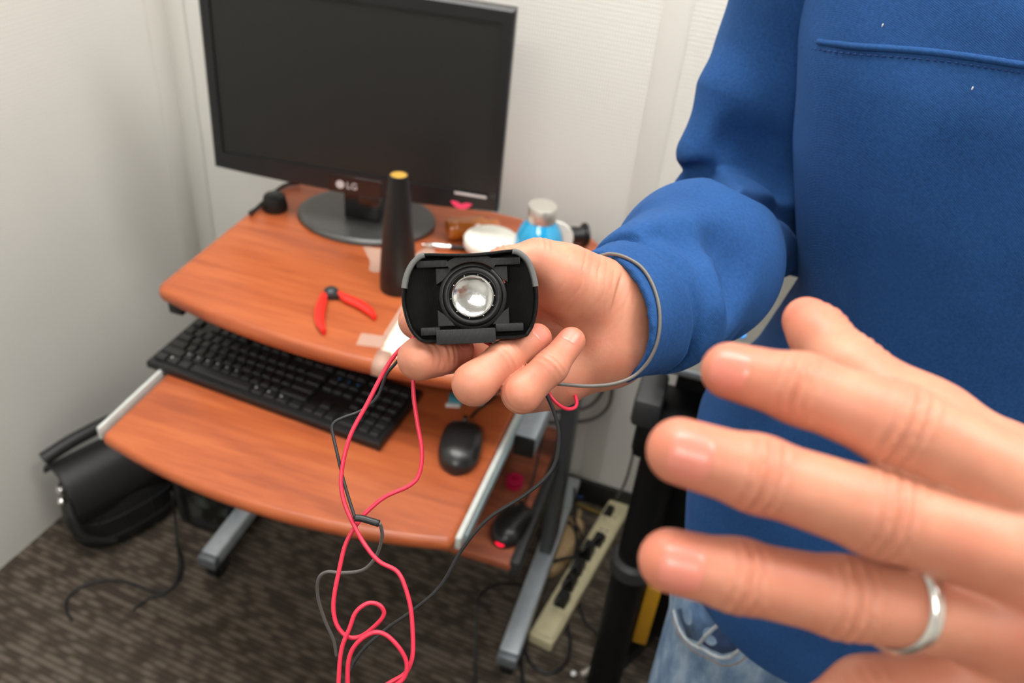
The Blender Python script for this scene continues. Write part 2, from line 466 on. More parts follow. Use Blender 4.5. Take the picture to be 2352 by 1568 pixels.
for i, (x, y) in enumerate(PANELS):
    lx = WC[0]+x*math.cos(WY)-y*math.sin(WY); ly = WC[1]+x*math.sin(WY)+y*math.cos(WY)
    t_ = thing('ceiling_light', ['flat ceiling light panel over the desk corner', 'flat ceiling light panel over the standing person',
               'flat ceiling light panel in the room behind the camera'][i], 'ceiling light', (lx, ly, 2.7), WY, 'ceiling light panels')
    fr = MB()
    for a in ((-0.62, -0.32, 0.62, -0.30), (-0.62, 0.30, 0.62, 0.32), (-0.62, -0.30, -0.60, 0.30), (0.60, -0.30, 0.62, 0.30)):
        fr.box((a[0], a[1], -0.03), (a[2], a[3], 0.0))
    fr.build('frame', 'light_plate', t_)
    MB().box((-0.60, -0.30, -0.022), (0.60, 0.30, -0.012)).build('diffuser', 'light_on', t_)

# ================================================================== computer desk
desk = thing('computer_desk', 'cherry laminate computer desk with pull-out keyboard tray on grey metal legs', 'desk', (0.34, 0.27, 0.0))
def D_(mb, name, m, parent=None, ang=35):
    """desk parts are laid out in room coordinates; shift to the desk's own origin"""
    o = mb.build(name, m, None, ang)
    o.data.transform(Matrix.Translation((-0.34, -0.27, 0.0)))
    o.parent = parent or desk; return o
def slab(pts, z0, z1, nose):
    """board with a rounded front nose: rings stepping round the profile"""
    cx = sum(p[0] for p in pts)/len(pts); cy = sum(p[1] for p in pts)/len(pts)
    def inset(d):
        out = []; n = len(pts)
        for i in range(n):
            a = Vector(pts[i-1]); b = Vector(pts[i]); c = Vector(pts[(i+1) % n])
            e1 = (b-a).normalized(); e2 = (c-b).normalized(); nn = (Vector((-e1.y, e1.x))+Vector((-e2.y, e2.x))).normalized()
            out.append(b+nn*d)
        return out
    zc = (z0+z1)/2; h = (z1-z0)/2; rings = []
    for k in range(9):
        th = -math.pi/2+math.pi*k/8
        d = nose*(1-math.cos(th)); rings.append([(p.x, p.y, zc+h*math.sin(th)) for p in inset(d)])
    return MB().loft(rings)
def rounded_outline(x0, x1, ye, ym, yb, rc, rb, n=20):
    """counter-clockwise outline; front edge bows from ye at the ends to ym at the middle"""
    pts = []
    front = lambda x: ym+(ye-ym)*(2*(x-(x0+x1)/2)/(x1-x0))**2
    for k in range(6):
        a = math.pi+math.pi/2*k/5; pts.append((x0+rc+rc*math.cos(a), front(x0+rc)+rc+rc*math.sin(a)))
    for k in range(1, n): x = x0+rc+(x1-x0-2*rc)*k/n; pts.append((x, front(x)))
    for k in range(6):
        a = -math.pi/2+math.pi/2*k/5; pts.append((x1-rc+rc*math.cos(a), front(x1-rc)+rc+rc*math.sin(a)))
    for k in range(6):
        a = math.pi/2*k/5; pts.append((x1-rb+rb*math.cos(a), yb-rb+rb*math.sin(a)))
    for k in range(6):
        a = math.pi/2+math.pi/2*k/5; pts.append((x0+rb+rb*math.cos(a), yb-rb+rb*math.sin(a)))
    return pts
top = D_(slab(rounded_outline(0.018, 0.668, 0.034, -0.014, 0.522, 0.022, 0.075), 0.720, 0.750, 0.012), 'desktop', 'wood')
tray = D_(slab(rounded_outline(0.036, 0.612, -0.163, -0.205, 0.30, 0.014, 0.01), 0.575, 0.600, 0.010), 'keyboard_tray', 'wood')
for s, x in ((-1, 0.028), (1, 0.6165)):
    D_(MB().box((x-(0.004 if s > 0 else 0.0015), -0.158, 0.582), (x+0.004, 0.40, 0.6055), 0.0008), 'rail_strip', 'rail_white', tray)
    D_(MB().box((x if s > 0 else x-0.0055, -0.14, 0.576), (x+0.008 if s > 0 else x-0.002, 0.40, 0.594 if s > 0 else 0.590), 0.001), 'drawer_slide', 'rail_grey', tray)
for x in (0.05, 0.63):                                           # brackets under the top hold the slides
    D_(MB().box((x-0.014, 0.05, 0.700), (x+0.014, 0.42, 0.722), 0.002), 'top_bracket', 'black_plastic')
D_(MB().box((0.036, 0.035, 0.700), (0.062, 0.06, 0.724), 0.003), 'bracket_end', 'black_plastic')
hs = D_(MB().box((0.625, 0.088, 0.556), (0.660, 0.40, 0.598), 0.002), 'slide_housing', 'silver_metal')
D_(MB().box((0.6255, 0.083, 0.557), (0.6595, 0.090, 0.596), 0.001), 'housing_cap', 'black_plastic', hs)
for sx, x in ((-1, 0.02), (1, 0.672)):
    D_(MB().box((x-0.014, 0.30, 0.075), (x+0.014, 0.37, 0.722), 0.004), 'upright', 'upright_grey')
    ft = D_(MB().box((x-0.020, 0.045, 0.053), (x+0.020, 0.55, 0.085), 0.005), 'foot_bar', 'silver_metal')
    D_(MB().box((x-0.0205, 0.03, 0.053), (x+0.0205, 0.05, 0.082), 0.004), 'end_cap', 'grey_metal', ft)
    for y in (0.065, 0.53):
        cs = D_(MB().tube([(x-0.011, y, 0.025), (x+0.011, y, 0.025)], 0.025, 20, True, 1), 'caster', 'black_plastic')
        D_(MB().prism([(x-0.015, 0.02), (x-0.0118, 0.02), (x-0.0118, 0.0505), (x+0.0118, 0.0505), (x+0.0118, 0.02), (x+0.015, 0.02), (x+0.015, 0.053), (x-0.015, 0.053)], -0.012-y, 0.012-y, 0, 1, Matrix.Rotation(math.pi/2, 4, 'X')), 'caster_fork', 'dark_metal', cs)
D_(MB().box((0.045, 0.028, 0.335), (0.660, 0.40, 0.353), 0.003), 'lower_shelf', 'wood_shelf')
D_(MB().box((0.655, 0.028, 0.325), (0.672, 0.40, 0.362), 0.002), 'shelf_side_rail', 'dark_metal')
bp = D_(MB().box((0.628, 0.18, 0.47), (0.634, 0.43, 0.558), 0.001), 'side_plate', 'silver_metal')
D_(MB().box((0.634, 0.20, 0.475), (0.6365, 0.25, 0.515)), 'orange_sticker', 'orange', bp)
D_(MB().box((0.02, 0.40, 0.45), (0.672, 0.412, 0.70), 0.001), 'back_panel', 'wood_shelf')

# ================================================================== monitor
MYAW = 0.1191
pc = Vector((-0.0193+0.25675*math.cos(MYAW), 0.2821+0.25675*math.sin(MYAW), 0.75))
base_c = pc+Vector((-math.sin(MYAW), math.cos(MYAW), 0))*0.07
mon = thing('computer_monitor', 'black flat-screen monitor switched off on oval glossy stand', 'monitor', base_c, MYAW)
MBASE = [(0.127, 0.0), (0.130, 0.003), (0.129, 0.008), (0.124, 0.0115), (0.115, 0.0125)]
b_ = MB().loft([[(r*math.cos(2*math.pi*i/64), r*0.78*math.sin(2*math.pi*i/64), z) for i in range(64)] for r, z in MBASE]).build('stand_base', 'stand_gloss', mon)
nk = MB().box((-0.034, -0.030, 0.010), (0.034, 0.024, 0.125), 0.006).build('stand_neck', 'black_gloss', mon)
MB().lathe([(0.021, 0), (0.021, 0.012), (0.016, 0.014)], 24, zto((0.018, -0.028, 0.055), (0.018, -0.04, 0.055))).build('hinge_cap', 'black_gloss', nk)
TW, TH = 0.5135, 0.336; TM = Matrix.Translation((0, -0.07, 0.0934)) @ Matrix.Rotation(-0.046, 4, 'X')
# panel frame in local x (width), z (height), front at y=0
def chin(x): return -0.010*(1-(2*x/TW)**2)
N = 24
xs = [-TW/2+TW*i/N for i in range(N+1)]
outer = [(x, chin(x)) for x in xs]+[(TW/2, TH*k/6) for k in range(1, 6)]+[(x, TH+0.002*(1-(2*x/TW)**2)) for x in reversed(xs)]+[(-TW/2, TH*k/6) for k in range(5, 0, -1)]
sx0, sx1, sz0, sz1 = -TW/2+0.0185, TW/2-0.0185, 0.030, TH-0.021
def to_inner(p):
    return (min(max(p[0], sx0), sx1), min(max(p[1], sz0), sz1))
inner = [(sx0+(sx1-sx0)*i/N, sz0) for i in range(N+1)]+[(sx1, sz0+(sz1-sz0)*k/6) for k in range(1, 6)]+[(sx0+(sx1-sx0)*i/N, sz1) for i in range(N, -1, -1)]+[(sx0, sz0+(sz1-sz0)*k/6) for k in range(5, 0, -1)]
def off(pts, d):
    cx, cz = 0, TH/2
    return [(x-(d if x > 0 else -d)*(abs(x) > TW/2-0.03), z-(d if z > cz else -d)*(abs(z-cz) > TH/2-0.035)) for x, z in pts]
rings = [[(x, 0.022, z) for x, z in outer], [(x, 0.004, z) for x, z in outer], [(x, 0.0, z) for x, z in off(outer, 0.004)],
         [(x, 0.0, z) for x, z in inner], [(x, 0.005, z) for x, z in inner]]
bz = MB().loft(rings, False, False, True, TM).build('bezel', 'bezel', mon, 30)
MB().box((sx0-0.001, 0.004, sz0-0.001), (sx1+0.001, 0.006, sz1+0.001), 0, 2, TM).build('screen', 'screen', mon)
MB().box((-TW/2+0.001, 0.0215, 0.0), (TW/2-0.001, 0.032, TH-0.001), 0.004, 2, TM).box((-0.17, 0.03, 0.05), (0.17, 0.058, 0.27), 0.012, 2, TM).build('back_housing', 'black_plastic', mon)
MB().box((-0.03, 0.028, -0.02), (0.03, 0.05, 0.1), 0.004, 2, TM).build('mount_arm', 'black_plastic', mon)
lg = MB().box((-0.045, -0.0012, -0.0085), (0.050, 0.001, 0.0235), 0.0004, 1, TM).build('logo_plate', 'black_gloss', mon)
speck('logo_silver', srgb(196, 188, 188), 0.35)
MB().lathe([(0.0074, 0), (0.0074, 0.0008)], 28, TM @ Matrix.Translation((-0.0235, -0.0012, 0.0068)) @ Matrix.Rotation(math.pi/2, 4, 'X')).build('logo_disc', 'logo_silver', lg)
fc = bpy.data.curves.new('logo_text', 'FONT'); fc.body = 'LG'; fc.size = 0.0165; fc.extrude = 0.0004
tmp = bpy.data.objects.new('tmp', fc); COL.objects.link(tmp)
tme = bpy.data.meshes.new_from_object(tmp.evaluated_get(bpy.context.evaluated_depsgraph_get())); bpy.data.objects.remove(tmp); bpy.data.curves.remove(fc)
fo = link('logo_text', tme, 'logo_silver', lg)
fo.matrix_local = TM @ Matrix.Translation((-0.0125, -0.0016, 0.0012)) @ Matrix.Rotation(math.pi/2, 4, 'X')
# pink sticker, two-lobed
def lips(n=28):
    lo = [(0.0160*(-1+2*i/n), -0.0100*(1-(-1+2*i/n)**2)) for i in range(n+1)]
    up = [(0.0160*(-1+2*i/n), 0.0014*math.sin(abs(-1+2*i/n)*math.pi)-0.0024*(1-abs(-1+2*i/n))**2+0.0002) for i in range(n-1, 0, -1)]
    return lo+up
stk = TM @ Matrix.Translation((0.193, -0.0006, 0.0090)) @ Matrix.Scale(1.2, 4) @ Matrix.Rotation(math.pi/2, 4, 'X')
MB().prism(lips(), -0.0002, 0.0004, 0, 1, stk).build('pink_sticker', 'pink', mon)
MB().box((0.180, -0.0008, sz0-0.0065), (0.236, 0.0006, sz0-0.0020), 0.0003, 1, TM).build('highlight_strip', 'logo_silver', mon)  # bright reflection on the lower bezel, modelled as a thin silver strip
MB().lathe([(0.005, 0), (0.0045, 0.0014)], 20, TM @ Matrix.Translation((0.247, 0.0, 0.03)) @ Matrix.Rotation(math.pi/2, 4, 'X')).build('power_button', 'dark_metal', mon)
wire('monitor_cable', [(0.0550,0.4469,0.7560),(0.0337,0.4254,0.7560),(0.0309,0.3727,0.7560),(0.0343,0.3198,0.7560),(0.0342,0.2972,0.7560)]+[(0.005, 0.40, 0.70), (-0.02, 0.45, 0.55)], 0.0035, 'black_cable', 'black cable running off the desk edge behind the monitor')

# ================================================================== keyboard and mouse on the tray
KY = -0.0844
kb = thing('computer_keyboard', 'black full-size keyboard pushed half under the desktop', 'keyboard', (0.002, 0.0, 0.600), KY)
kz = 0.0
MB().loft([[(x, y, z+y*0.06) for x, y in ((0.003, 0.003), (0.439, 0.003), (0.439, 0.137), (0.003, 0.137))] if False else
           [(x, y, z+(0 if z < 0.001 else y*0.05)) for x, y in ((i0, j0), (0.442-i0, j0), (0.442-i0, 0.140-j0), (i0, 0.140-j0))]
           for i0, j0, z in ((0.002, 0.002, 0.0), (0.0, 0.0, 0.002), (0.0, 0.0, 0.013), (0.002, 0.002, 0.0155))]).build('case', 'black_plastic', kb, 30)
key_me = {}
def key(x, y, wd, row_z):
    k = round(wd, 4)
    if k not in key_me:
        hx = wd/2-0.0012; hy = 0.0095-0.0012
        b2 = MB().loft([[(a*hx, b*hy, 0) for a, b in ((-1, -1), (1, -1), (1, 1), (-1, 1))],
                        [(a*(hx-0.0004), b*(hy-0.0004), 0.0042) for a, b in ((-1, -1), (1, -1), (1, 1), (-1, 1))],
                        [(a*(hx-0.0022), b*(hy-0.0020)+0.0004, 0.0062) for a, b in ((-1, -1), (1, -1), (1, 1), (-1, 1))]])
        o = b2.build('key', 'key_plastic', kb, 20); key_me[k] = o.data
    else:
        o = link('key', key_me[k], None, kb)
    o.location = (x, y, row_z); return o
U = 0.0190
rows = [  # y, list of (start unit, widths...)
    (0.122, [(0, [1]), (2, [1]*4), (6.5, [1]*4), (11, [1]*4), (15.25, [1]*3), (18.5, [1]*4)]),
    (0.098, [(0, [1]*13+[2]), (15.25, [1]*3), (18.5, [1]*4)]),
    (0.079, [(0, [1.5]+[1]*12+[1.5]), (15.25, [1]*3), (18.5, [1]*4)]),
    (0.060, [(0, [1.75]+[1]*11+[2.25]), (18.5, [1]*4)]),
    (0.041, [(0, [2.25]+[1]*10+[2.75]), (16.25, [1]), (18.5, [1]*4)]),
    (0.022, [(0, [1.25]*3+[6.25]+[1.25]*4), (15.25, [1]*3), (18.5, [2, 1, 1])]),
]
for y, segs in rows:
    for st, ws in segs:
        x = 0.0075+st*U
        for wd in ws:
            key(x+wd*U/2, y-0.004, wd*U, 0.0150+y*0.05); x += wd*U
speck('led_mark', srgb(60, 130, 190), 0.4)
for i in range(3):
    MB().box((0, 0, 0), (0.0035, 0.0035, 0.0004)).build('status_mark', 'led_mark', kb).location = (0.312+i*0.0175, 0.0945+0.0, 0.0275)
speck('legend', srgb(190, 192, 196), 0.5)
for i, (st, wd, y) in enumerate([(1.25, 1.25, 0.022), (2.25, 1, 0.041), (3.25, 1, 0.041), (4.25, 1, 0.041), (5.25, 1, 0.041), (6.25, 1, 0.041), (7.25, 1, 0.041), (10, 1.25, 0.022), (11.25, 1.25, 0.022), (12.5, 1.25, 0.022)]):
    MB().box((0, 0, 0), (0.0028, 0.0034, 0.0002)).build('key_legend', 'legend', kb).location = (0.0075+(st+0.25)*U, y-0.003, 0.0150+y*0.05+0.0062)

def mouse(name, label, loc, rotz, L, Wd, H, led=None, group=None, tail=True):
    t_ = thing(name, label, 'mouse', loc, rotz, group)
    rings = []; n = 28; K = 15
    for k in range(K):
        u = -math.cos(math.pi*k/(K-1)); y = L/2*u
        wv_ = Wd/2*max(0.02, (1-abs(u)**3.2))**0.5*(1.0-0.06*u); h = H*max(0.03, (1-abs(u+0.12)**2.6 if abs(u+0.12) < 1 else 0.03))**0.6*(0.96-0.10*u)
        ring = []
        for i in range(n):
            a = 2*math.pi*i/n; c, s_ = math.cos(a), math.sin(a)
            ring.append((wv_*math.copysign(abs(c)**0.8, c), y, max(0.0, h*0.34+(h*0.66*abs(s_)**0.85 if s_ > 0 else -h*0.34*abs(s_)**0.5))))
        rings.append(ring)
    MB().loft(rings).build('shell', 'mouse_black', t_, 60)
    MB().tube([(0, L*0.18, H*0.93), (0, L*0.34, H*0.72), (0, L*0.45, H*0.5)], 0.0006, 6).build('button_groove', 'rubber_dark', t_)
    MB().tube([(-0.003, L*0.27, H*0.80), (0.003, L*0.27, H*0.80)], 0.0075, 18, True, 1).build('scroll_wheel', 'rubber', t_)
    if led: MB().ball((0, -L/2+0.0035, 0.010), (0.010, 0.0045, 0.008), 12).build('tail_light', led, t_)
    return t_
speck('mouse_black', (0.016, 0.016, 0.016), 0.3)
mouse('computer_mouse', 'black wired mouse on the keyboard tray beside keyboard', (0.556, 0.019, 0.600), 0.20, 0.124, 0.066, 0.038)
wire('mouse_cable', [(0.549, 0.082, 0.611), (0.552, 0.11, 0.606), (0.566, 0.15, 0.6045), (0.576, 0.21, 0.6045), (0.57, 0.28, 0.6045)], 0.0022, 'black_cable', 'short black cable at the front of the tray mouse')
tc = thing('connector_clip', 'small teal and white plastic clip on the tray by mouse cable', 'clip', (0.527, 0.125, 0.600), 0.3)
MB().box((-0.030, -0.006, 0), (-0.004, 0.012, 0.012), 0.002).build('clip_body', 'teal', tc)
MB().box((-0.034, -0.014, 0.0), (-0.010, -0.006, 0.004), 0.001).box((0.004, -0.004, 0.0), (0.030, 0.010, 0.006), 0.001).build('clip_tab', 'light_plate', tc)

# lower shelf: second mouse, pink reel
m2 = mouse('computer_mouse', 'black mouse with glowing red tail light on the lower shelf', (0.634, 0.112, 0.353), -0.12, 0.115, 0.060, 0.036, 'led_red')
wire('mouse_cable', [(0.641, 0.171, 0.362), (0.640, 0.22, 0.38), (0.637, 0.28, 0.46), (0.642, 0.33, 0.52), (0.644, 0.37, 0.56)], 0.002, 'black_cable', 'thin dark cable rising from the lower shelf mouse')
pr = thing('tape_reel', 'small crimson plastic reel standing on the lower shelf', 'reel', (0.606, 0.213, 0.353))
MB().lathe([(0.017, 0), (0.017, 0.003), (0.012, 0.004), (0.012, 0.012), (0.017, 0.013), (0.017, 0.016), (0.007, 0.016), (0.007, 0.010)], 28).build('reel', 'crimson', pr)
MB().lathe([(0.007, 0.0), (0.006, 0.0115)], 20).build('hub', 'crimson', pr)

# ================================================================== things on the desktop
tb = thing('cone_tube', 'tall black tapered tube with gold end standing on desktop', 'tube', (0.3735, 0.190, 0.75))
MB().lathe([(0.029, 0), (0.030, 0.002), (0.030, 0.03), (0.0285, 0.06), (0.024, 0.12), (0.018, 0.18), (0.0165, 0.195), (0.016, 0.206), (0.0132, 0.2065), (0.0128, 0.2045)], 48).build('body', 'black_plastic', tb)
MB().lathe([(0.0128, 0.200), (0.0128, 0.2052), (0.004, 0.2055)], 32).build('end_disc', 'brass', tb)
kn = thing('ribbed_knob', 'small ribbed black knob beside the monitor base', 'knob', (0.060, 0.341, 0.75))
rb = []
for r, z in ((0.0225, 0.0), (0.0235, 0.002), (0.0225, 0.012), (0.0205, 0.026), (0.0175, 0.030), (0.0135, 0.031)):
    rb.append([((r-(0.0012 if i % 2 else 0))*math.cos(2*math.pi*i/40), (r-(0.0012 if i % 2 else 0))*math.sin(2*math.pi*i/40), z) for i in range(40)])
MB().loft(rb).build('grip', 'rubber', kn)
MB().lathe([(0.009, 0.0305), (0.0085, 0.033), (0.005, 0.0335)], 20).build('cap', 'dark_metal', kn)

pl = thing('cutting_pliers', 'open wire cutters with curved red grips lying on desktop', 'pliers', (0.285, 0.119, 0.75))
def PLp(p): return (p[0]-0.285, p[1]-0.119, p[2]-0.75)
def grip(pts, rs, name, m, zr=0.006):
    q = spline([PLp(p) for p in pts], 6); n = len(q); rings = []
    for i, p in enumerate(q):
        a = q[max(0, i-1)]; b = q[min(n-1, i+1)]; T = (b-a).normalized(); S = Vector((-T.y, T.x, 0))
        u = i/(n-1)*(len(rs)-1); k = min(int(u), len(rs)-2); r = rs[k]+(rs[k+1]-rs[k])*(u-k)
        rings.append([p+S*(r*math.cos(2*math.pi*j/14))+Vector((0, 0, 1))*(zr*math.sin(2*math.pi*j/14)) for j in range(14)])
    return MB().loft(rings).build(name, m, pl)
grip([(0.2793,0.1100,0.7570),(0.2843,0.0957,0.7570),(0.2941,0.0666,0.7570),(0.3083,0.0406,0.7570),(0.3252,0.0206,0.7570)], [0.0055, 0.0075, 0.0085, 0.0075, 0.0035], 'grip', 'red_grip')
grip([(0.2995,0.1235,0.7570),(0.3175,0.1165,0.7570),(0.3409,0.1107,0.7570),(0.3636,0.0995,0.7570),(0.3791,0.0868,0.7570)], [0.0045, 0.0085, 0.0090, 0.0075, 0.0035], 'grip', 'red_grip')
grip([(0.2799,0.0994,0.7535),(0.2898,0.0701,0.7535),(0.3051,0.0420,0.7535),(0.3216,0.0230,0.7535)], [0.004, 0.0055, 0.005, 0.003], 'grip_underside', 'rubber_dark', 0.0032)
MB().prism([(-0.010, 0.016), (-0.013, 0.006), (-0.006, -0.008), (0.003, -0.012), (0.016, -0.002), (0.022, -0.004), (0.020, 0.004), (0.006, 0.012), (-0.002, 0.020)], 0.002, 0.010, 0.002, 2).build('jaw', 'dark_metal', pl)
MB().lathe([(0.005, 0.010), (0.0042, 0.0118)], 20, Matrix.Translation((0.001, 0.002, 0))).build('pivot', 'grey_metal', pl)

jar = thing('pill_jar', 'amber jar topped with a wide white lid behind the speaker', 'jar', (0.483, 0.346, 0.75))
MB().lathe([(0.040, 0), (0.043, 0.003), (0.043, 0.030), (0.040, 0.034)], 40).build('body', 'amber', jar)
MB().lathe([(0.0475, 0.026), (0.0485, 0.028), (0.0485, 0.040), (0.047, 0.042), (0.0445, 0.042), (0.0435, 0.040), (0.0, 0.0402)], 48, None, False, False).build('lid', 'white_plastic', jar)
vt = thing('amber_vial', 'amber plastic vial lying on its side under the monitor', 'vial', (0.4045,0.3858,0.7500), math.radians(36))
vm = Matrix.Translation((0, 0, 0.0205)) @ Matrix.Rotation(math.pi/2, 4, 'Y')
MB().lathe([(0.017, -0.018), (0.0198, -0.014), (0.020, 0.045), (0.0185, 0.052), (0.0135, 0.058), (0.0135, 0.078), (0.011, 0.080)], 32, vm).build('body', 'amber', vt)
MB().lathe([(0.0205, -0.012), (0.0208, -0.009), (0.0208, -0.004), (0.0205, -0.001)], 32, vm, False, False).build('ring', 'amber', vt)

bo = thing('water_bottle', 'round blue bottle with brushed steel screw cap', 'bottle', (0.566, 0.357, 0.75))
MB().lathe([(0.034, 0), (0.040, 0.004), (0.0425, 0.02), (0.0425, 0.05), (0.040, 0.064), (0.033, 0.080), (0.026, 0.089), (0.023, 0.094)], 48).build('body', 'blue_glass', bo)
MB().lathe([(0.0242, 0.092), (0.025, 0.093), (0.025, 0.119), (0.0238, 0.1205), (0.010, 0.1205)], 48).build('cap', 'steel', bo)
sp = thing('white_spool', 'pale plastic disc leaning behind the blue bottle', 'disc', (0.581, 0.408, 0.75), 0.3)
MB().lathe([(0.0, 0), (0.034, 0), (0.035, 0.003), (0.034, 0.006), (0.0, 0.006)], 36, Matrix.Translation((0, 0, 0.0355)) @ Matrix.Rotation(math.radians(90), 4, 'X'), False, False).build('disc', 'white_plastic', sp)
hd = thing('tool_handle', 'black ribbed tool handle with flared end lying behind bottle', 'tool', (0.612, 0.458, 0.75), math.radians(32))
hm = Matrix.Translation((-0.04, 0, 0.0225)) @ Matrix.Rotation(math.pi/2, 4, 'Y')
MB().lathe([(0.013, -0.03), (0.015, -0.028), (0.0155, 0.0), (0.0148, 0.02), (0.016, 0.035), (0.0145, 0.045), (0.0165, 0.052), (0.0215, 0.054), (0.022, 0.059), (0.020, 0.061)], 32, hm).build('handle', 'black_plastic', hd)
jk = thing('audio_plug', 'silver barrelled plug with black lead on the desktop', 'plug', (0.3902,0.3391,0.7500), math.radians(17))
jm = Matrix.Translation((-0.02, 0, 0.0055)) @ Matrix.Rotation(math.pi/2, 4, 'Y')
MB().lathe([(0.0018, -0.012), (0.0022, -0.002), (0.004, 0.0), (0.0052, 0.012), (0.0055, 0.030), (0.0042, 0.031), (0.0042, 0.033), (0.0055, 0.034), (0.0055, 0.039)], 20, jm).build('barrel', 'chrome', jk)
MB().lathe([(0.0046, 0.039), (0.0040, 0.060), (0.0034, 0.072)], 16, jm).build('lead', 'black_plastic', jk)
# paper label taped to the desk
def flat(name, pts, z, th, m, label, cat, group=None):
    o = MB().prism([(p[0], p[1]) for p in pts], z, z+th).build(name, m, None)
    return tag(o, label, cat, group)
flat('paper_note', [(0.4188,0.0234,0.7505),(0.4070,0.1446,0.7505),(0.4681,0.1386,0.7505),(0.4888,0.0009,0.7505)], 0.7502, 0.0004, 'paper', 'cream paper note taped down at the desk edge', 'note')
flat('tape_strip', [(0.3798,0.0180,0.7505),(0.3740,0.0485,0.7505),(0.4129,0.0559,0.7505),(0.4215,0.0269,0.7505)], 0.7508, 0.0002, 'tape', 'clear tape strip over the corner of the paper note', 'tape')
flat('tape_strip', [(0.2649,0.2863,0.7505),(0.3031,0.2946,0.7505),(0.3305,0.2334,0.7505),(0.3205,0.2163,0.7505),(0.3077,0.2195,0.7505),(0.2971,0.2459,0.7505)], 0.7503, 0.0002, 'tape', 'clear tape scrap stuck beside the tapered black tube', 'tape')
flat('tape_strip', [(0.4158,0.0461,0.7505),(0.4103,0.1420,0.7505),(0.4001,0.1428,0.7505),(0.4066,0.0569,0.7505)], 0.7508, 0.0002, 'tape', 'long clear tape strip along the edge of paper note', 'tape')
flat('tape_strip', [(0.3570,0.2972,0.7505),(0.3701,0.3473,0.7505),(0.3884,0.3221,0.7505),(0.3752,0.2831,0.7505)], 0.7503, 0.0002, 'tape', 'clear tape scrap beside the silver plug', 'tape')
tp = MB()
tp.loft([[(x, y, z), (x2, y2, z)] for (x, y, x2, y2, z) in ((0.415, 0.022, 0.437, 0.022, 0.7512), (0.418, 0.0, 0.440, 0.0, 0.7512), (0.419, -0.0095, 0.441, -0.0090, 0.7480), (0.419, -0.0135, 0.441, -0.0130, 0.740), (0.419, -0.0130, 0.441, -0.0125, 0.728))], False, False, False)
to = tp.build('tape_strip', 'tape', None); sm = to.modifiers.new('thick', 'SOLIDIFY'); sm.thickness = 0.0002
tag(to, 'clear tape strip folded over the front edge of desktop', 'tape')

# ================================================================== bag, computer case, floor clutter
bag = thing('shoulder_bag', 'black quilted bag with silver buckle slumped by the wall', 'bag', (-0.256, 0.126, 0.0), math.radians(-24))
rings = []
for k, (z, sx_, sy_) in enumerate(((0.0, 0.062, 0.100), (0.012, 0.074, 0.114), (0.05, 0.080, 0.120), (0.10, 0.076, 0.118), (0.15, 0.066, 0.112), (0.19, 0.050, 0.102), (0.215, 0.030, 0.09))):
    rings.append([(sx_*math.copysign(abs(math.cos(a))**0.75, math.cos(a)), sy_*math.copysign(abs(math.sin(a))**0.75, math.sin(a)), z) for a in [2*math.pi*i/40 for i in range(40)]])
MB().loft(rings).build('body', 'bag', bag, 60)
fl = []
for k in range(9):
    th = -0.2+k*0.36; c_ = math.cos(th); s_ = math.sin(th)
    fl.append([(0.072*c_+0.0, y, 0.135+0.092*s_) for y in (-0.116, -0.112, -0.06, 0.0, 0.06, 0.112, 0.116)])
fo_ = MB().loft(fl, False, False, False).build('flap', 'bag', bag, 60); md = fo_.modifiers.new('thick', 'SOLIDIFY'); md.thickness = 0.006
MB().tube([(-0.030, -0.118, 0.236), (-0.032, -0.05, 0.246), (-0.032, 0.05, 0.248), (-0.030, 0.115, 0.240)], 0.015, 12).build('handle_roll', 'bag', bag)
MB().tube([(0.045, -0.118, 0.17), (0.060, -0.122, 0.135), (0.07, -0.114, 0.08), (0.075, -0.06, 0.03)], 0.006, 8).build('strap', 'bag_line', bag)
bk = MB().lathe([(0.0125, 0), (0.0125, 0.006), (0.009, 0.009)], 20, Matrix.Translation((0.020, -0.116, 0.185)) @ Matrix.Rotation(math.pi/2, 4, 'X')).build('buckle', 'chrome', bag)
MB().ball((0.030, -0.126, 0.165), 0.009, 14).build('buckle_ball', 'chrome', bk)
for y in (-0.08, -0.03, 0.03, 0.08):
    MB().tube([(0.0805*math.cos(math.asin(max(-1, min(1, y/0.121))))**0.75+0.0005, y, z) for z in (0.02, 0.05, 0.08)] + [(0.074, y, 0.12)], 0.0014, 6).build('quilt_line', 'bag_line', bag)
for z in (0.045, 0.095):
    MB().tube([(0.0805*math.copysign(abs(math.cos(a))**0.75, math.cos(a)), 0.1205*math.copysign(abs(math.sin(a))**0.75, math.sin(a)), z) for a in [-1.5+3.0*i/16 for i in range(17)]], 0.0014, 6, True, 2).build('quilt_line', 'bag_line', bag)

pcb = thing('computer_case', 'dark computer case with glossy front under the desk', 'computer', (-0.058, 0.345, 0.0), math.radians(0))
MB().box((-0.065, -0.19, 0.0), (0.055, 0.16, 0.20), 0.004).build('body', 'black_plastic', pcb)
MB().box((-0.045, -0.193, 0.035), (0.052, -0.189, 0.145), 0.002).build('front_panel', 'shiny_panel', pcb)
MB().box((-0.078, -0.192, 0.01), (-0.064, -0.12, 0.24), 0.004).build('side_fin', 'dark_metal', pcb)
MB().box((-0.045, -0.1935, 0.01), (0.052, -0.189, 0.030), 0.002).build('lower_trim', 'bag_line', pcb)

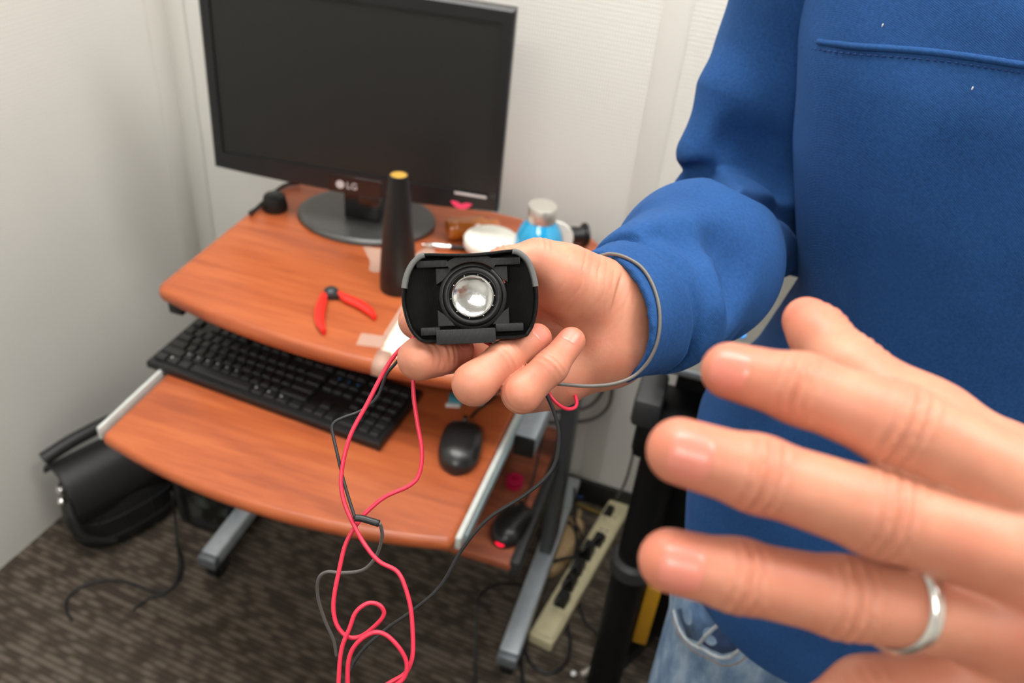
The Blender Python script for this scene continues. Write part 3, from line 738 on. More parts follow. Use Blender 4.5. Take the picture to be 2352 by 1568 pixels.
wire('floor_cable', [(-0.0838,0.0906,0.1800), (-0.0881,0.0898,0.1000), (-0.0740,0.0649,0.0500), (-0.0623,0.0440,0.0080), (-0.0465,0.0047,0.0040), (-0.0570,-0.0208,0.0040), (-0.0935,-0.0278,0.0040), (-0.1357,-0.0275,0.0040), (-0.1847,-0.0394,0.0040), (-0.2177,-0.0712,0.0040), (-0.2223,-0.1043,0.0040), (-0.2071,-0.1267,0.0040), (-0.1797,-0.1439,0.0040)], 0.003, 'black_cable', 'black cable curling over the carpet in front of computer case')
wire('floor_cable', [(-0.1131,0.1047,0.0040),(-0.0647,0.0591,0.0040),(-0.0448,0.0174,0.0040),(-0.0516,-0.0210,0.0040),(-0.0743,-0.0473,0.0040),(-0.0862,-0.0803,0.0040)], 0.0025, 'black_cable', 'thin cable forked off over the carpet beside the caster')

# power strip
A_ = Vector((0.7167,0.1313,0.0000)); B_ = Vector((0.7956,0.5732,0.0000)); ps_len = (B_-A_).length
ps_ang = math.atan2(B_.y-A_.y, B_.x-A_.x)
ps = thing('power_strip', 'long cream power strip with plugs on carpet beside desk', 'power strip', (A_+B_)/2, ps_ang)
hl = ps_len/2
MB().box((-hl, -0.027, 0.0), (hl, 0.027, 0.034), 0.006, 3).build('housing', 'cream', ps)
MB().box((-hl+0.005, -0.022, 0.034), (-hl+0.075, 0.022, 0.040), 0.003).build('end_block', 'cream', ps)
xs_ = [-hl+0.10+i*(ps_len-0.16)/6 for i in range(7)]
for i, x in enumerate(xs_):
    so = MB().box((x-0.020, -0.019, 0.0335), (x+0.020, 0.019, 0.0350), 0.001).build('socket', 'cream', ps)
    MB().box((x-0.008, -0.010, 0.0346), (x-0.005, -0.004, 0.0355)).box((x-0.008, 0.004, 0.0346), (x-0.005, 0.010, 0.0355)).build('slot', 'rubber_dark', so)
def plug(x, y, label, h=0.03, s=0.015, rot=0.0):
    w3 = Vector((math.cos(ps_ang)*x-math.sin(ps_ang)*y, math.sin(ps_ang)*x+math.cos(ps_ang)*y, 0.035))+(A_+B_)/2
    p_ = thing('power_plug', label, 'plug', w3, ps_ang+rot, 'black plugs in the power strip')
    MB().loft([[(a*s*k, b*s*0.85*k, z) for a, b in ((-1, -1), (1, -1), (1, 1), (-1, 1))] for k, z in ((1, 0), (1, h*0.6), (0.7, h))]).build('plug_body', 'black_plastic', p_)
    MB().tube([(0.0, 0, h*0.7), (-0.012, 0.0, h+0.006), (-0.03, 0.006, h)], 0.003, 8).build('strain_relief', 'rubber_dark', p_); return p_
plug(xs_[0], 0.0, 'black plug nearest the cream end block of power strip')
plug(xs_[1], 0.004, 'black plug second from the end block of power strip')
plug(xs_[2], 0.006, 'black plug third from the end block of power strip')
plug(xs_[3], 0.005, 'tall black plug at the middle of the power strip', 0.04)
plug(xs_[4], -0.002, 'square black plug next to the bare stretch of power strip', 0.024, 0.014)
plug(xs_[6], 0.010, 'small dark plug at the wall end of power strip', 0.02, 0.011)
ad = thing('power_adapter', 'rounded beige plastic adapter lying beside the power strip', 'adapter', (0.6927,0.3970,0.0000), ps_ang)
MB().loft([[(sx_*math.copysign(abs(math.cos(a))**0.8, math.cos(a)), sy_*math.copysign(abs(math.sin(a))**0.8, math.sin(a)), z) for a in [2*math.pi*i/28 for i in range(28)]]
           for z, sx_, sy_ in ((0.0, 0.085, 0.028), (0.004, 0.092, 0.033), (0.022, 0.092, 0.033), (0.032, 0.080, 0.026))]).build('shell', 'beige', ad)
MB().tube([(0.09, 0, 0.012), (0.11, 0.004, 0.012), (0.125, 0.01, 0.01)], 0.005, 8).build('cord_boot', 'beige', ad)
wire('network_cable', [(0.6816,0.5581,0.0120),(0.7142,0.5682,0.0120),(0.7568,0.5731,0.0120),(0.8097,0.5791,0.0120)], 0.0035, 'blue_cable', 'blue network cable along the dark baseboard')
wire('network_cable', [(0.6908,0.5413,0.0080),(0.7245,0.5367,0.0080),(0.7608,0.5333,0.0080),(0.7880,0.5412,0.0080)], 0.003, 'yellow_cable', 'yellow network cable below the blue one at baseboard')
CB = [
 ('black cable looping over the beige adapter', [(0.6670,0.3142,0.0400),(0.6402,0.3832,0.0400),(0.6502,0.4290,0.0400),(0.6866,0.4492,0.0400),(0.7152,0.4268,0.0400),(0.7379,0.3680,0.0400),(0.7376,0.3290,0.0400)], 0.0035),
 ('black cable crossing from desk foot to the power strip', [(0.6584,0.2421,0.0400),(0.6653,0.2855,0.0400),(0.6895,0.3230,0.0400),(0.7226,0.3489,0.0400),(0.7560,0.3555,0.0400)], 0.0035),
 ('black cable running along the silver desk foot', [(0.7206,0.0147,0.0040), (0.6787,0.1227,0.0040), (0.6602,0.2133,0.0100), (0.6479,0.2608,0.0200), (0.6601,0.3074,0.0300)], 0.004),
 ('black cable hanging in front of the desk foot', [(0.6311,-0.0186,0.0040), (0.6022,0.0608,0.0200), (0.5849,0.1108,0.0600), (0.5770,0.1539,0.0800), (0.6035,0.2101,0.0600), (0.6439,0.2448,0.0300)], 0.003),
 ('black cable coiled on carpet below the cream end block', [(0.6830,0.1236,0.0050),(0.7180,0.0836,0.0050),(0.7548,0.0819,0.0050),(0.7774,0.1164,0.0050),(0.7731,0.1688,0.0050),(0.7540,0.2065,0.0050)], 0.0035),
 ('black cable arcing over carpet beside the black stand', [(0.7694,0.2593,0.0050),(0.7930,0.2214,0.0050),(0.8208,0.2036,0.0050),(0.8439,0.1628,0.0050),(0.8424,0.1096,0.0050)], 0.003),
 ('dark cable standing up behind the beige adapter', [(0.7304,0.3654,0.0100), (0.7220,0.4064,0.0500), (0.7015,0.4334,0.1000), (0.6915,0.4604,0.1400)], 0.003),
 ('black cable leading to the tall middle plug', [(0.7531,0.3012,0.0500), (0.7387,0.3286,0.0700), (0.7321,0.4010,0.0600), (0.7010,0.4441,0.0600)], 0.003),
]
for lab, pts, r in CB: wire('floor_cable', pts, r, 'black_cable', lab)
wire('wall_cable', [(0.5714,0.5500,0.2555), (0.6308,0.5500,0.2758), (0.6776,0.5500,0.3046), (0.7009,0.5500,0.3490), (0.7069,0.5500,0.4059), (0.7011,0.5500,0.4746)], 0.004, 'grey_cable', 'grey cable looped against the wall, inner of two loops')
wire('wall_cable', [(0.5784,0.4800,0.2838), (0.6454,0.4800,0.3046), (0.6998,0.4800,0.3335), (0.7268,0.4800,0.3758), (0.7287,0.4800,0.4299), (0.7117,0.4800,0.5041)], 0.0045, 'grey_cable', 'grey cable looped against the wall, outer of two loops')
wire('wall_cable', [(0.8072,0.4900,0.3341), (0.7989,0.4900,0.2997), (0.8002,0.4900,0.2353), (0.7969,0.4900,0.1665), (0.7854,0.4900,0.1129)], 0.003, 'grey_cable', 'thin grey cable dropping to the end of power strip')
wire('desk_cable', [(0.64, 0.40, 0.60), (0.645, 0.37, 0.56), (0.642, 0.33, 0.53), (0.648, 0.29, 0.50), (0.644, 0.26, 0.52), (0.640, 0.30, 0.57)], 0.004, 'grey_cable', 'tangled grey cable beside the slide housing')

# black equipment stand behind the person
st = thing('equipment_stand', 'tall black post stand with grey table top behind the person', 'stand', (0.858, 0.085, 0.0))
MB().tube([(0, 0, 0.02), (0, 0, 0.40)], 0.032, 24, True, 1).build('lower_post', 'matte_black', st)
MB().tube([(0, 0, 0.39), (0, 0, 0.72)], 0.030, 24, True, 1).build('upper_post', 'matte_black', st)
MB().lathe([(0.034, 0.365), (0.040, 0.372), (0.040, 0.398), (0.034, 0.405)], 28).build('collar', 'dark_metal', st)
MB().box((-0.045, -0.05, 0.66), (0.10, 0.06, 0.735), 0.012).build('head_clamp', 'matte_black', st)
MB().box((-0.055, -0.055, 0.725), (-0.015, 0.03, 0.775), 0.008).build('clamp_jaw', 'dark_metal', st)
tt = MB().box((-0.03, -0.02, 0.807), (0.42, 0.36, 0.822), 0.003).build('table_top', 'grey_top', st)
MB().box((-0.03, -0.024, 0.813), (0.42, -0.019, 0.8225), 0.001).build('edge_strip', 'grey_metal', tt)
MB().box((-0.005, 0.05, 0.14), (0.36, 0.30, 0.808), 0.006).build('under_box', 'matte_black', st)
MB().box((0.032, -0.012, 0.19), (0.058, 0.012, 0.345), 0.003).build('yellow_strip', 'yellow', st)
for a in (-0.55, 1.15, 4.0):
    MB().tube([(0, 0, 0.03), (0.22*math.cos(a), 0.22*math.sin(a), 0.014)], 0.014, 12, True, 1).build('foot', 'matte_black', st)
MB().ball(Vector((0.9284,0.1808,0.8250))-Vector((0.858, 0.085, 0.0)), (0.007, 0.007, 0.004), 14).build('indicator_light', 'led_blue', st)
cn = thing('cable_connector', 'pale metal cable connector on the carpet by the black stand', 'connector', (0.8263,0.1121,0.0000), 0.9)
MB().lathe([(0.007, -0.02), (0.008, -0.015), (0.008, 0.015), (0.005, 0.017), (0.005, 0.028)], 16, Matrix.Translation((0, 0, 0.009)) @ Matrix.Rotation(math.pi/2, 4, 'Y')).build('barrel', 'steel', cn)
MB().ball((-0.03, 0.012, 0.006), 0.006, 12).build('pin', 'light_plate', cn)

# ================================================================== the person
person = thing('person', 'person in blue sweatshirt and jeans holding a speaker module, other hand raised', 'person', (1.10, -0.25, 0.0))
def to_person(o, parent=None):
    o.data.transform(Matrix.Translation((-1.10, 0.25, 0.0))); o.parent = parent or person; return o
nrm = lambda v: np.asarray(v, float)/np.linalg.norm(v)
TOCAM = -np.array(CF)

def hand(palm, fingers, h, palm_k=0.012, creases=(), wrinkles=(), dors=TOCAM, pad=0.024):
    """palm: list of (a,b,ra,rb); fingers: list of dict(j=[4 joints], r=[4 radii], k=blend). Returns grid and tint function"""
    allp = np.array([p for s in palm for p in s[:2]]+[p for f in fingers for p in f['j']], float)
    g = Grid(allp.min(0)-pad, allp.max(0)+pad, h)
    for a, b, ra, rb in palm:
        lo = np.minimum(a, b)-max(ra, rb)-palm_k-0.004; hi = np.maximum(a, b)+max(ra, rb)+palm_k+0.004
        sl, X = g.block(lo, hi); g.D[sl] = smin(g.D[sl], seg_d(X, a, b, ra, rb), palm_k)
    pal = g.D.copy(); out = g.D
    for cr in creases:                                   # palm lines: shallow grooves along polylines
        q = spline(cr['p'], 5)
        lo = np.min(q, 0)-0.006; hi = np.max(q, 0)+0.006; sl, X = g.block(lo, hi); gd = None
        for a, b in zip(q[:-1], q[1:]):
            d = seg_d(X, a, b, cr['r'], cr['r']); gd = d if gd is None else np.minimum(gd, d)
        pal[sl] = -smin(-pal[sl], gd, 0.0025)
    for wr in wrinkles:                                  # fans of fine skin folds
        R_ = wr['R']; c_ = np.array(wr['c'], float); e_ = nrm(wr['e']); e2 = nrm(wr['e2'])
        sl, X = g.block(c_-R_*2, c_+R_*2)
        px, py, pz = X[0]-np.float32(c_[0]), X[1]-np.float32(c_[1]), X[2]-np.float32(c_[2])
        s = px*np.float32(e_[0])+py*np.float32(e_[1])+pz*np.float32(e_[2]); u = px*np.float32(e2[0])+py*np.float32(e2[1])+pz*np.float32(e2[2])
        s = s+np.float32(wr['bow'])*u*u+np.float32(0.0009)*np.sin(u*np.float32(310.0))
        w_ = np.exp(-(px*px+py*py+pz*pz)/np.float32(R_*R_))
        cs = np.cos(s*np.float32(2*math.pi/wr['lam']))
        pal[sl] = pal[sl]+np.float32(wr['amp'])*w_*np.maximum(cs, 0)**3*(0.65+0.35*np.sin(s*np.float32(700.0)+1.0))
    out[...] = pal
    for f in fingers:
        J = [np.array(p, float) for p in f['j']]; R = f['r']; k = f.get('k', 0.0055)
        lo = np.min(J, 0)-0.018; hi = np.max(J, 0)+0.018; sl, X = g.block(lo, hi); ch = None
        for i in range(len(J)-1):
            d = seg_d(X, J[i], J[i+1], R[i], R[i+1]); ch = d if ch is None else smin(ch, d, 0.0035)
        for i in range(1, len(J)-1):                     # knuckle swell and wrinkles on the back of each joint
            ax = nrm(J[i+1]-J[i-1]); dn = np.array(f.get('dors', dors), float); dn = nrm(dn-ax*(dn@ax))
            c = J[i]; px, py, pz = X[0]-np.float32(c[0]), X[1]-np.float32(c[1]), X[2]-np.float32(c[2])
            s = px*np.float32(ax[0])+py*np.float32(ax[1])+pz*np.float32(ax[2])
            u = px*np.float32(dn[0])+py*np.float32(dn[1])+pz*np.float32(dn[2])
            wd = np.clip(u/np.float32(R[i]*0.6), 0, 1)
            swell = f.get('swell', 0.00035); amp = f.get('wr', 0.00040)
            near = np.exp(-(s/np.float32(0.0052))**2)
            rad = np.clip(1.6-(px*px+py*py+pz*pz)/np.float32((R[i]*1.9)**2), 0, 1)
            ch = ch-swell*np.exp(-(s/np.float32(0.007))**2)*rad+amp*near*wd*rad*(1+np.cos(s*np.float32(2*math.pi/0.0031)))*0.9
        if 'pad' in f: ch = smin(ch, seg_d(X, J[-1], J[-1]+np.array(f['pad'][0]), f['pad'][1], f['pad'][1]), 0.004)
        out[sl] = np.minimum(out[sl], smin(pal[sl], ch, k))
    def tint(V):
        t_ = np.zeros(len(V))
        for f in fingers:
            t_ = np.maximum(t_, 0.85*np.exp(-(np.linalg.norm(V-np.array(f['j'][-1]), axis=1)/0.011)**2))
            for i, a in ((1, 0.35), (2, 0.3)):
                if i < len(f['j'])-1: t_ = np.maximum(t_, a*np.exp(-(np.linalg.norm(V-np.array(f['j'][i]), axis=1)/0.010)**2))
        return t_
    return g, tint
def nail(g, f, parent_list, L=0.0056, Wf=0.76, s0=0.0018, dors=None):
    J = [np.array(p, float) for p in f['j']]; tip = J[-1]; ax = nrm(J[-2]-tip); r = f['r'][-1]
    dn = np.array(dors if dors is not None else f.get('dors', TOCAM), float); dn = nrm(dn-ax*(dn@ax)); la = np.cross(ax, dn)
    n = 11; rows = []
    for i in range(n):
        v = -1+2*i/(n-1); row = []
        for j in range(n):
            u = -1+2*j/(n-1)
            uu = u*math.sqrt(1-0.42*v*v); vv = v*math.sqrt(1-0.30*u*u)
            p = tip+ax*(s0+L*vv)+la*(r*Wf*uu)
            q = g.march(p+dn*0.022, -dn, 0.034, 120)
            if q is None: q = p
            e = max(abs(u), abs(v)); row.append(q+dn*(0.0003 if e < 0.85 else -0.0004))
        rows.append(row)
    b = MB(); b.loft(rows, False, False, False)
    parent_list.append(b)

# ---- right hand: palm towards the camera, fingers curled round the speaker module
RH_palm = [
 ((0.8233,-0.5068,1.2825), (0.8114,-0.5369,1.2921), .0190, .0205), ((0.8302,-0.5161,1.2679), (0.8170,-0.5524,1.2731), .0190, .0205), ((0.8269,-0.5116,1.2749), (0.8144,-0.5437,1.2821), .021, .021),
 ((0.8100,-0.5391,1.2931), (0.7874,-0.5530,1.3091), .0205, .0165), ((0.8129,-0.5368,1.2748), (0.7643,-0.5509,1.2652), .018, .015),
 ((0.8152,-0.5487,1.2685), (0.7901,-0.5724,1.2588), .0200, .0165), ((0.8086,-0.5319,1.2794), (0.7459,-0.5450,1.2757), .017, .013),
 ((0.7901,-0.5724,1.2588), (0.7795,-0.5835,1.2542), .0160, .0120), ((0.7696,-0.5517,1.2658), (0.7614,-0.5716,1.2557), .014, .0125),
 ((0.7871,-0.5513,1.3080), (0.7583,-0.5449,1.2821), .012, .012),
]
R_index = dict(j=[(0.7440,-0.5474,1.2766), (0.7160,-0.5669,1.2837), (0.7199,-0.5921,1.2879), (0.7290,-0.5996,1.2885)], r=[.0112, .0098, .0092, .0082])
R_mid = dict(j=[(0.7524,-0.5650,1.2606), (0.7331,-0.6230,1.2883), (0.7414,-0.6150,1.2877), (0.7479,-0.6048,1.2855)], r=[.0110, .0096, .0089, .0076], dors=TOCAM*0.85+np.array(CU)*0.5)
R_ring = dict(j=[(0.7632,-0.5734,1.2561), (0.7639,-0.6291,1.2869), (0.7737,-0.6119,1.2930), (0.7834,-0.5901,1.2934)], r=[.0112, .0096, .0086, .0080], dors=TOCAM*0.9-np.array(CR)*0.3)
R_pink = dict(j=[(0.7806,-0.5832,1.2543), (0.7863,-0.6224,1.2834), (0.7964,-0.6087,1.2933), (0.8014,-0.5910,1.2981)], r=[.0108, .0090, .0078, .0071], dors=TOCAM*0.9-np.array(CR)*0.3)
R_thumb = dict(j=[(0.7962,-0.5521,1.3041), (0.7717,-0.5590,1.3198), (0.7579,-0.5691,1.3178), (0.7516,-0.5724,1.3154)], r=[.0150, .0106, .0098, .0088], k=0.012, dors=np.array(CU), swell=0.0004)
for f_ in (R_ring, R_pink): f_['wr'] = 0.00022
RH_creases = [
 dict(p=[(0.7778,-0.5557,1.3053), (0.7909,-0.5634,1.3026), (0.8031,-0.5592,1.2923), (0.8169,-0.5584,1.2787)], r=.0012),
 dict(p=[(0.7833,-0.5597,1.2982), (0.7922,-0.5632,1.3109), (0.7975,-0.5516,1.3110)], r=.0009),
 dict(p=[(0.7916,-0.5614,1.2932), (0.8011,-0.5569,1.3028), (0.8067,-0.5452,1.3029)], r=.0008),
 dict(p=[(0.7993,-0.5609,1.2880), (0.8078,-0.5556,1.2956), (0.8141,-0.5463,1.2958)], r=.0008),
]
RH_wrinkles = [dict(c=(0.7961,-0.5574,1.3140), e=np.array(CR)*0.92-np.array(CU)*0.30, e2=np.array(CU)*0.92+np.array(CR)*0.30, R=0.018, lam=0.0042, amp=0.0011, bow=14.0),
 dict(c=(0.8091,-0.5530,1.2986), e=np.array(CR)*0.90-np.array(CU)*0.40, e2=np.array(CU)*0.9+np.array(CR)*0.4, R=0.013, lam=0.0036, amp=0.0009, bow=10.0),
 dict(c=(0.7737,-0.5644,1.3323), e=np.array(CR), e2=np.array(CU), R=0.009, lam=0.0034, amp=0.0005, bow=0.0)]
gR, tR = hand(RH_palm, [R_index, R_mid, R_ring, R_pink, R_thumb], 0.0008, creases=RH_creases, wrinkles=RH_wrinkles)
# ---- left hand: back of the hand close to the camera
LH_palm = []
for a, b, ra, rb in (((0.9471,-0.7635,1.4127), (1.0076,-0.7396,1.3924), .0108, .018), ((0.9493,-0.7740,1.4031), (1.0100,-0.7423,1.3880), .0115, .019), ((0.9482,-0.7797,1.3875), (1.0136,-0.7434,1.3786), .0112, .018), ((0.9477,-0.7820,1.3693), (1.0155,-0.7437,1.3707), .0108, .018),
                     ((0.9565,-0.7502,1.3985), (1.0143,-0.7314,1.3807), .012, .018), ((0.9580,-0.7634,1.3770), (1.0185,-0.7340,1.3691), .013, .018), ((1.0116,-0.7391,1.3850), (1.0691,-0.7174,1.3746), .024, .026), ((1.0166,-0.7405,1.3746), (1.0723,-0.7188,1.3683), .024, .026),
                     ((0.9261,-0.7261,1.3964), (0.9983,-0.7322,1.3781), .0118, .016), ((0.9321,-0.7338,1.3944), (0.9610,-0.7473,1.3941), .0085, .011), ((0.9494,-0.7358,1.3929), (0.9862,-0.7381,1.3776), .011, .014)):
    LH_palm.append((a, b, ra, rb))
L_index = dict(j=[(0.9471,-0.7635,1.4127), (0.9091,-0.7630,1.4224), (0.8865,-0.7574,1.4220), (0.8690,-0.7527,1.4187)], r=[.0112, .0098, .0084, .0073], wr=0.0008, swell=0.0001)
L_mid = dict(j=[(0.9494,-0.7743,1.4027), (0.9098,-0.7772,1.4068), (0.8802,-0.7799,1.4112), (0.8616,-0.7809,1.4126)], r=[.0114, .0099, .0086, .0080], wr=0.0008, swell=0.0001)
L_ring = dict(j=[(0.9483,-0.7799,1.3871), (0.9075,-0.7860,1.3857), (0.8820,-0.7914,1.3885), (0.8658,-0.7935,1.3893)], r=[.0110, .0094, .0083, .0077], wr=0.0008, swell=0.0001)
L_pink = dict(j=[(0.9478,-0.7823,1.3690), (0.9206,-0.7927,1.3607), (0.9069,-0.8016,1.3516), (0.8987,-0.8073,1.3450)], r=[.0108, .0092, .0076, .0068])
L_thumb = dict(j=[(0.9258,-0.7254,1.3974), (0.9052,-0.7093,1.3984), (0.8954,-0.6951,1.4001), (0.8912,-0.6904,1.4009)], r=[.0120, .0104, .0086, .0074], k=0.010, dors=np.array(CR)*0.8+np.array(CU)*0.6, wr=0.0005)
gL, tL = hand(LH_palm, [L_index, L_mid, L_ring, L_pink, L_thumb], 0.0009)

# ---- the rest of the body, coarse, inside the clothes; head with face
gB = Grid((0.78, -0.62, 0.0), (1.46, 0.0, 1.88), 0.0075)
ES = np.array((0.885, -0.222, 1.49)); EE = np.array((0.8873,-0.1772,1.1992)); EW = np.array((0.8297,-0.5164,1.2710))
LS = np.array((1.315, -0.235, 1.49)); LE = np.array((1.36, -0.52, 1.29)); LW = np.array((1.0650,-0.7199,1.3709))
body_segs = [(ES-np.array((0, 0, 0.03)), EE, .042, .034), (EE, EW, .036, .024), (LS-np.array((0, 0, 0.03)), LE, .042, .034), (LE, LW, .036, .025), ((0.95, -0.235, 1.43), (1.25, -0.235, 1.43), .045, .045),
             ((1.03, -0.24, 1.38), (1.04, -0.25, 1.00), .095, .085), ((1.17, -0.24, 1.38), (1.16, -0.25, 1.00), .095, .085), ((1.02, -0.25, 0.95), (1.18, -0.25, 0.95), .085, .085),
             ((1.10, -0.22, 1.46), (1.10, -0.255, 1.60), .056, .052), ((1.012, -0.25, 0.88), (1.0, -0.25, 0.48), .070, .050), ((1.0, -0.25, 0.48), (1.0, -0.21, 0.08), .048, .036),
             ((1.188, -0.25, 0.88), (1.20, -0.25, 0.48), .070, .050), ((1.20, -0.25, 0.48), (1.20, -0.21, 0.08), .048, .036)]
def add_segs(g, segs, k):
    for a, b, ra, rb in segs:
        lo = np.minimum(a, b)-max(ra, rb)-k-0.01; hi = np.maximum(a, b)+max(ra, rb)+k+0.01
        sl, X = g.block(lo, hi); g.D[sl] = smin(g.D[sl], seg_d(X, a, b, ra, rb), k)
add_segs(gB, body_segs, 0.03)
gH = Grid((0.98, -0.42, 1.52), (1.22, -0.12, 1.87), 0.0032)
I3 = np.eye(3)
for c, r in (((1.10, -0.258, 1.755), (0.076, 0.094, 0.098)), ((1.10, -0.29, 1.685), (0.060, 0.066, 0.070))):
    sl, X = gH.block(gH.lo, gH.lo+gH.h*gH.n); gH.D[sl] = smin(gH.D[sl], ell_d(X, c, I3, r), 0.04)
add_segs(gH, [((1.10, -0.235, 1.50), (1.10, -0.25, 1.62), .054, .050), ((1.10, -0.345, 1.75), (1.10, -0.372, 1.712), .008, .013), ((1.075, -0.345, 1.763), (1.125, -0.345, 1.763), .010, .010),
              ((1.083, -0.348, 1.672), (1.117, -0.348, 1.672), .007, .007), ((1.088, -0.346, 1.658), (1.112, -0.346, 1.658), .008, .008), ((1.10, -0.338, 1.625), (1.10, -0.335, 1.63), .018, .018),
              ((1.023, -0.255, 1.755), (1.026, -0.262, 1.71), .012, .008), ((1.177, -0.255, 1.755), (1.174, -0.262, 1.71), .012, .008)], 0.012)
for x in (1.067, 1.133):
    sl, X = gH.block((x-0.03, -0.40, 1.71), (x+0.03, -0.30, 1.78)); gH.D[sl] = -smin(-gH.D[sl], ell_d(X, (x, -0.352, 1.742), I3, (0.017, 0.012, 0.011)), 0.010)
    sl, X = gH.block((x-0.03, -0.40, 1.71), (x+0.03, -0.30, 1.78)); gH.D[sl] = np.minimum(gH.D[sl], ell_d(X, (x, -0.333, 1.742), I3, (0.012, 0.012, 0.012)))
Vs, Fs, Ts = [], [], []; n0 = 0
for g, tf in ((gR, tR), (gL, tL), (gB, None), (gH, None)):
    V, F = g.mesh(); Vs.append(V); Fs.append(F+n0); Ts.append(tf(V) if tf else np.zeros(len(V))); n0 += len(V)
me = mesh_from(np.concatenate(Vs), np.concatenate(Fs), 'body')
Tn = np.concatenate(Ts)
if len(Tn) == len(me.vertices):
    at_ = me.attributes.new('tint', 'FLOAT', 'POINT'); at_.data.foreach_set('value', Tn.astype(np.float32))
body = to_person(link('body', me, 'skin'))
nl = []
for f_ in (R_mid, R_ring, R_pink): nail(gR, f_, nl, L=0.0052)
for f_, kw in ((L_index, dict(dors=TOCAM+np.array(CR)*0.1)), (L_mid, {}), (L_ring, {}), (L_pink, {}), (L_thumb, dict(dors=np.array(CR)*0.75+np.array(CU)*0.6-TOCAM*0.5, L=0.006))): nail(gL, f_, nl, L=kw.get('L', 0.0056), dors=kw.get('dors'))
for b in nl: to_person(b.build('fingernail', 'nail', None, 180), body).parent = body
hr = Grid((0.99, -0.40, 1.66), (1.21, -0.12, 1.88), 0.0045)
sl, X = hr.block(hr.lo, hr.lo+hr.h*hr.n)
hr.D[sl] = ell_d(X, (1.10, -0.245, 1.77), I3, (0.087, 0.098, 0.100))
hr.D[sl] = np.maximum(hr.D[sl], -ell_d(X, (1.10, -0.34, 1.70), I3, (0.072, 0.080, 0.085)))
V, F = hr.mesh(); to_person(link('hair', mesh_from(V, F, 'hair'), 'hair'))
for x in (1.067, 1.133): to_person(MB().ball((x, -0.3365, 1.742), 0.0095, 16).build('eye', 'white_plastic'))

# ---- sweatshirt
TZ = [0.845, 0.86, 0.90, 0.95, 1.02, 1.08, 1.17, 1.30, 1.38, 1.44, 1.48, 1.51, 1.535]
TA = [0.186, 0.194, 0.207, 0.216, 0.218, 0.186, 0.162, 0.206, 0.222, 0.226, 0.216, 0.170, 0.085]
TA2 = [0.190, 0.198, 0.207, 0.212, 0.212, 0.208, 0.203, 0.208, 0.222, 0.226, 0.216, 0.170, 0.085]     # the other flank hangs straighter
TB = [0.160, 0.166, 0.170, 0.170, 0.168, 0.164, 0.158, 0.156, 0.154, 0.142, 0.120, 0.095, 0.075]
TY = [-0.255, -0.255, -0.255, -0.255, -0.255, -0.253, -0.252, -0.252, -0.250, -0.242, -0.238, -0.235, -0.235]
_zz = np.linspace(TZ[0], TZ[-1], 240)
def _sm(v):
    y = np.interp(_zz, TZ, v); k = np.exp(-np.linspace(-2, 2, 17)**2); k /= k.sum()
    return np.convolve(np.pad(y, 8, mode='edge'), k, 'valid')
_a, _a2, _b, _y = _sm(TA), _sm(TA2), _sm(TB), _sm(TY); EXP = 2.0/2.35; TYAW = math.radians(0.0)
def fold(th, z):
    """soft drape folds, metres"""
    f = 0.0030*math.sin(5.0*th+9.0*z)*math.exp(-((z-1.05)/0.22)**2)
    f += 0.0022*math.sin(9.0*th-14.0*z+1.0)*math.exp(-((z-0.98)/0.14)**2)
    f += 0.010*math.exp(-((th-(-2.52+1.3*(1.38-z)))/0.16)**2)*math.exp(-((z-1.20)/0.13)**2)
    f -= 0.010*math.exp(-((th-(-2.80+1.2*(1.38-z)))/0.12)**2)*math.exp(-((z-1.16)/0.12)**2)
    f += 0.002*math.sin(3*th+30*z)*math.exp(-((z-1.40)/0.1)**2)
    return f
def torso(th, z, off=0.0):
    c, s = math.cos(th), math.sin(th)
    a = float(np.interp(z, _zz, _a if c < 0 else _a2)); b = float(np.interp(z, _zz, _b)); y0 = float(np.interp(z, _zz, _y))
    fo2 = fold(th, z)+off
    x = (a+fo2)*math.copysign(abs(c)**EXP, c); y = (b+fo2)*math.copysign(abs(s)**EXP, s)
    return Vector((1.10+x*math.cos(TYAW)-y*math.sin(TYAW), y0+x*math.sin(TYAW)+y*math.cos(TYAW), z))
def torso_in(p):
    z = min(max(p[2], TZ[0]), TZ[-1]); a = float(np.interp(z, _zz, _a if p[0] < 1.10 else _a2)); b = float(np.interp(z, _zz, _b)); y0 = float(np.interp(z, _zz, _y))
    x, y = p[0]-1.10, p[1]-y0; th = math.atan2(math.copysign(abs(y/b)**(1/EXP), y), math.copysign(abs(x/a)**(1/EXP), x)); fo2 = fold(th, z)
    return (abs(x)/(a+fo2))**(2/EXP)+(abs(y)/(b+fo2))**(2/EXP)-1.0
def cast_torso(px_pt):
    """where the line of sight through a point meets the chest"""
    d = (Vector(px_pt)-CAM).normalized(); t0 = 0.2
    prev = torso_in(CAM+d*t0)
    while t0 < 1.5:
        t1 = t0+0.004; v = torso_in(CAM+d*t1)
        if v < 0: return CAM+d*(t0+(t1-t0)*prev/(prev-v))
        prev = v; t0 = t1
    return None
NT_ = 160
rings = [[torso(2*math.pi*i/NT_, z) for i in range(NT_)] for z in np.concatenate([np.linspace(0.845, 1.50, 110), np.linspace(1.503, 1.535, 6)])]
hem_in = [[torso(2*math.pi*i/NT_, 0.848, -0.012) for i in range(NT_)], [torso(2*math.pi*i/NT_, 0.843, -0.004) for i in range(NT_)]]
mbT = MB().loft(hem_in+rings, False, False)
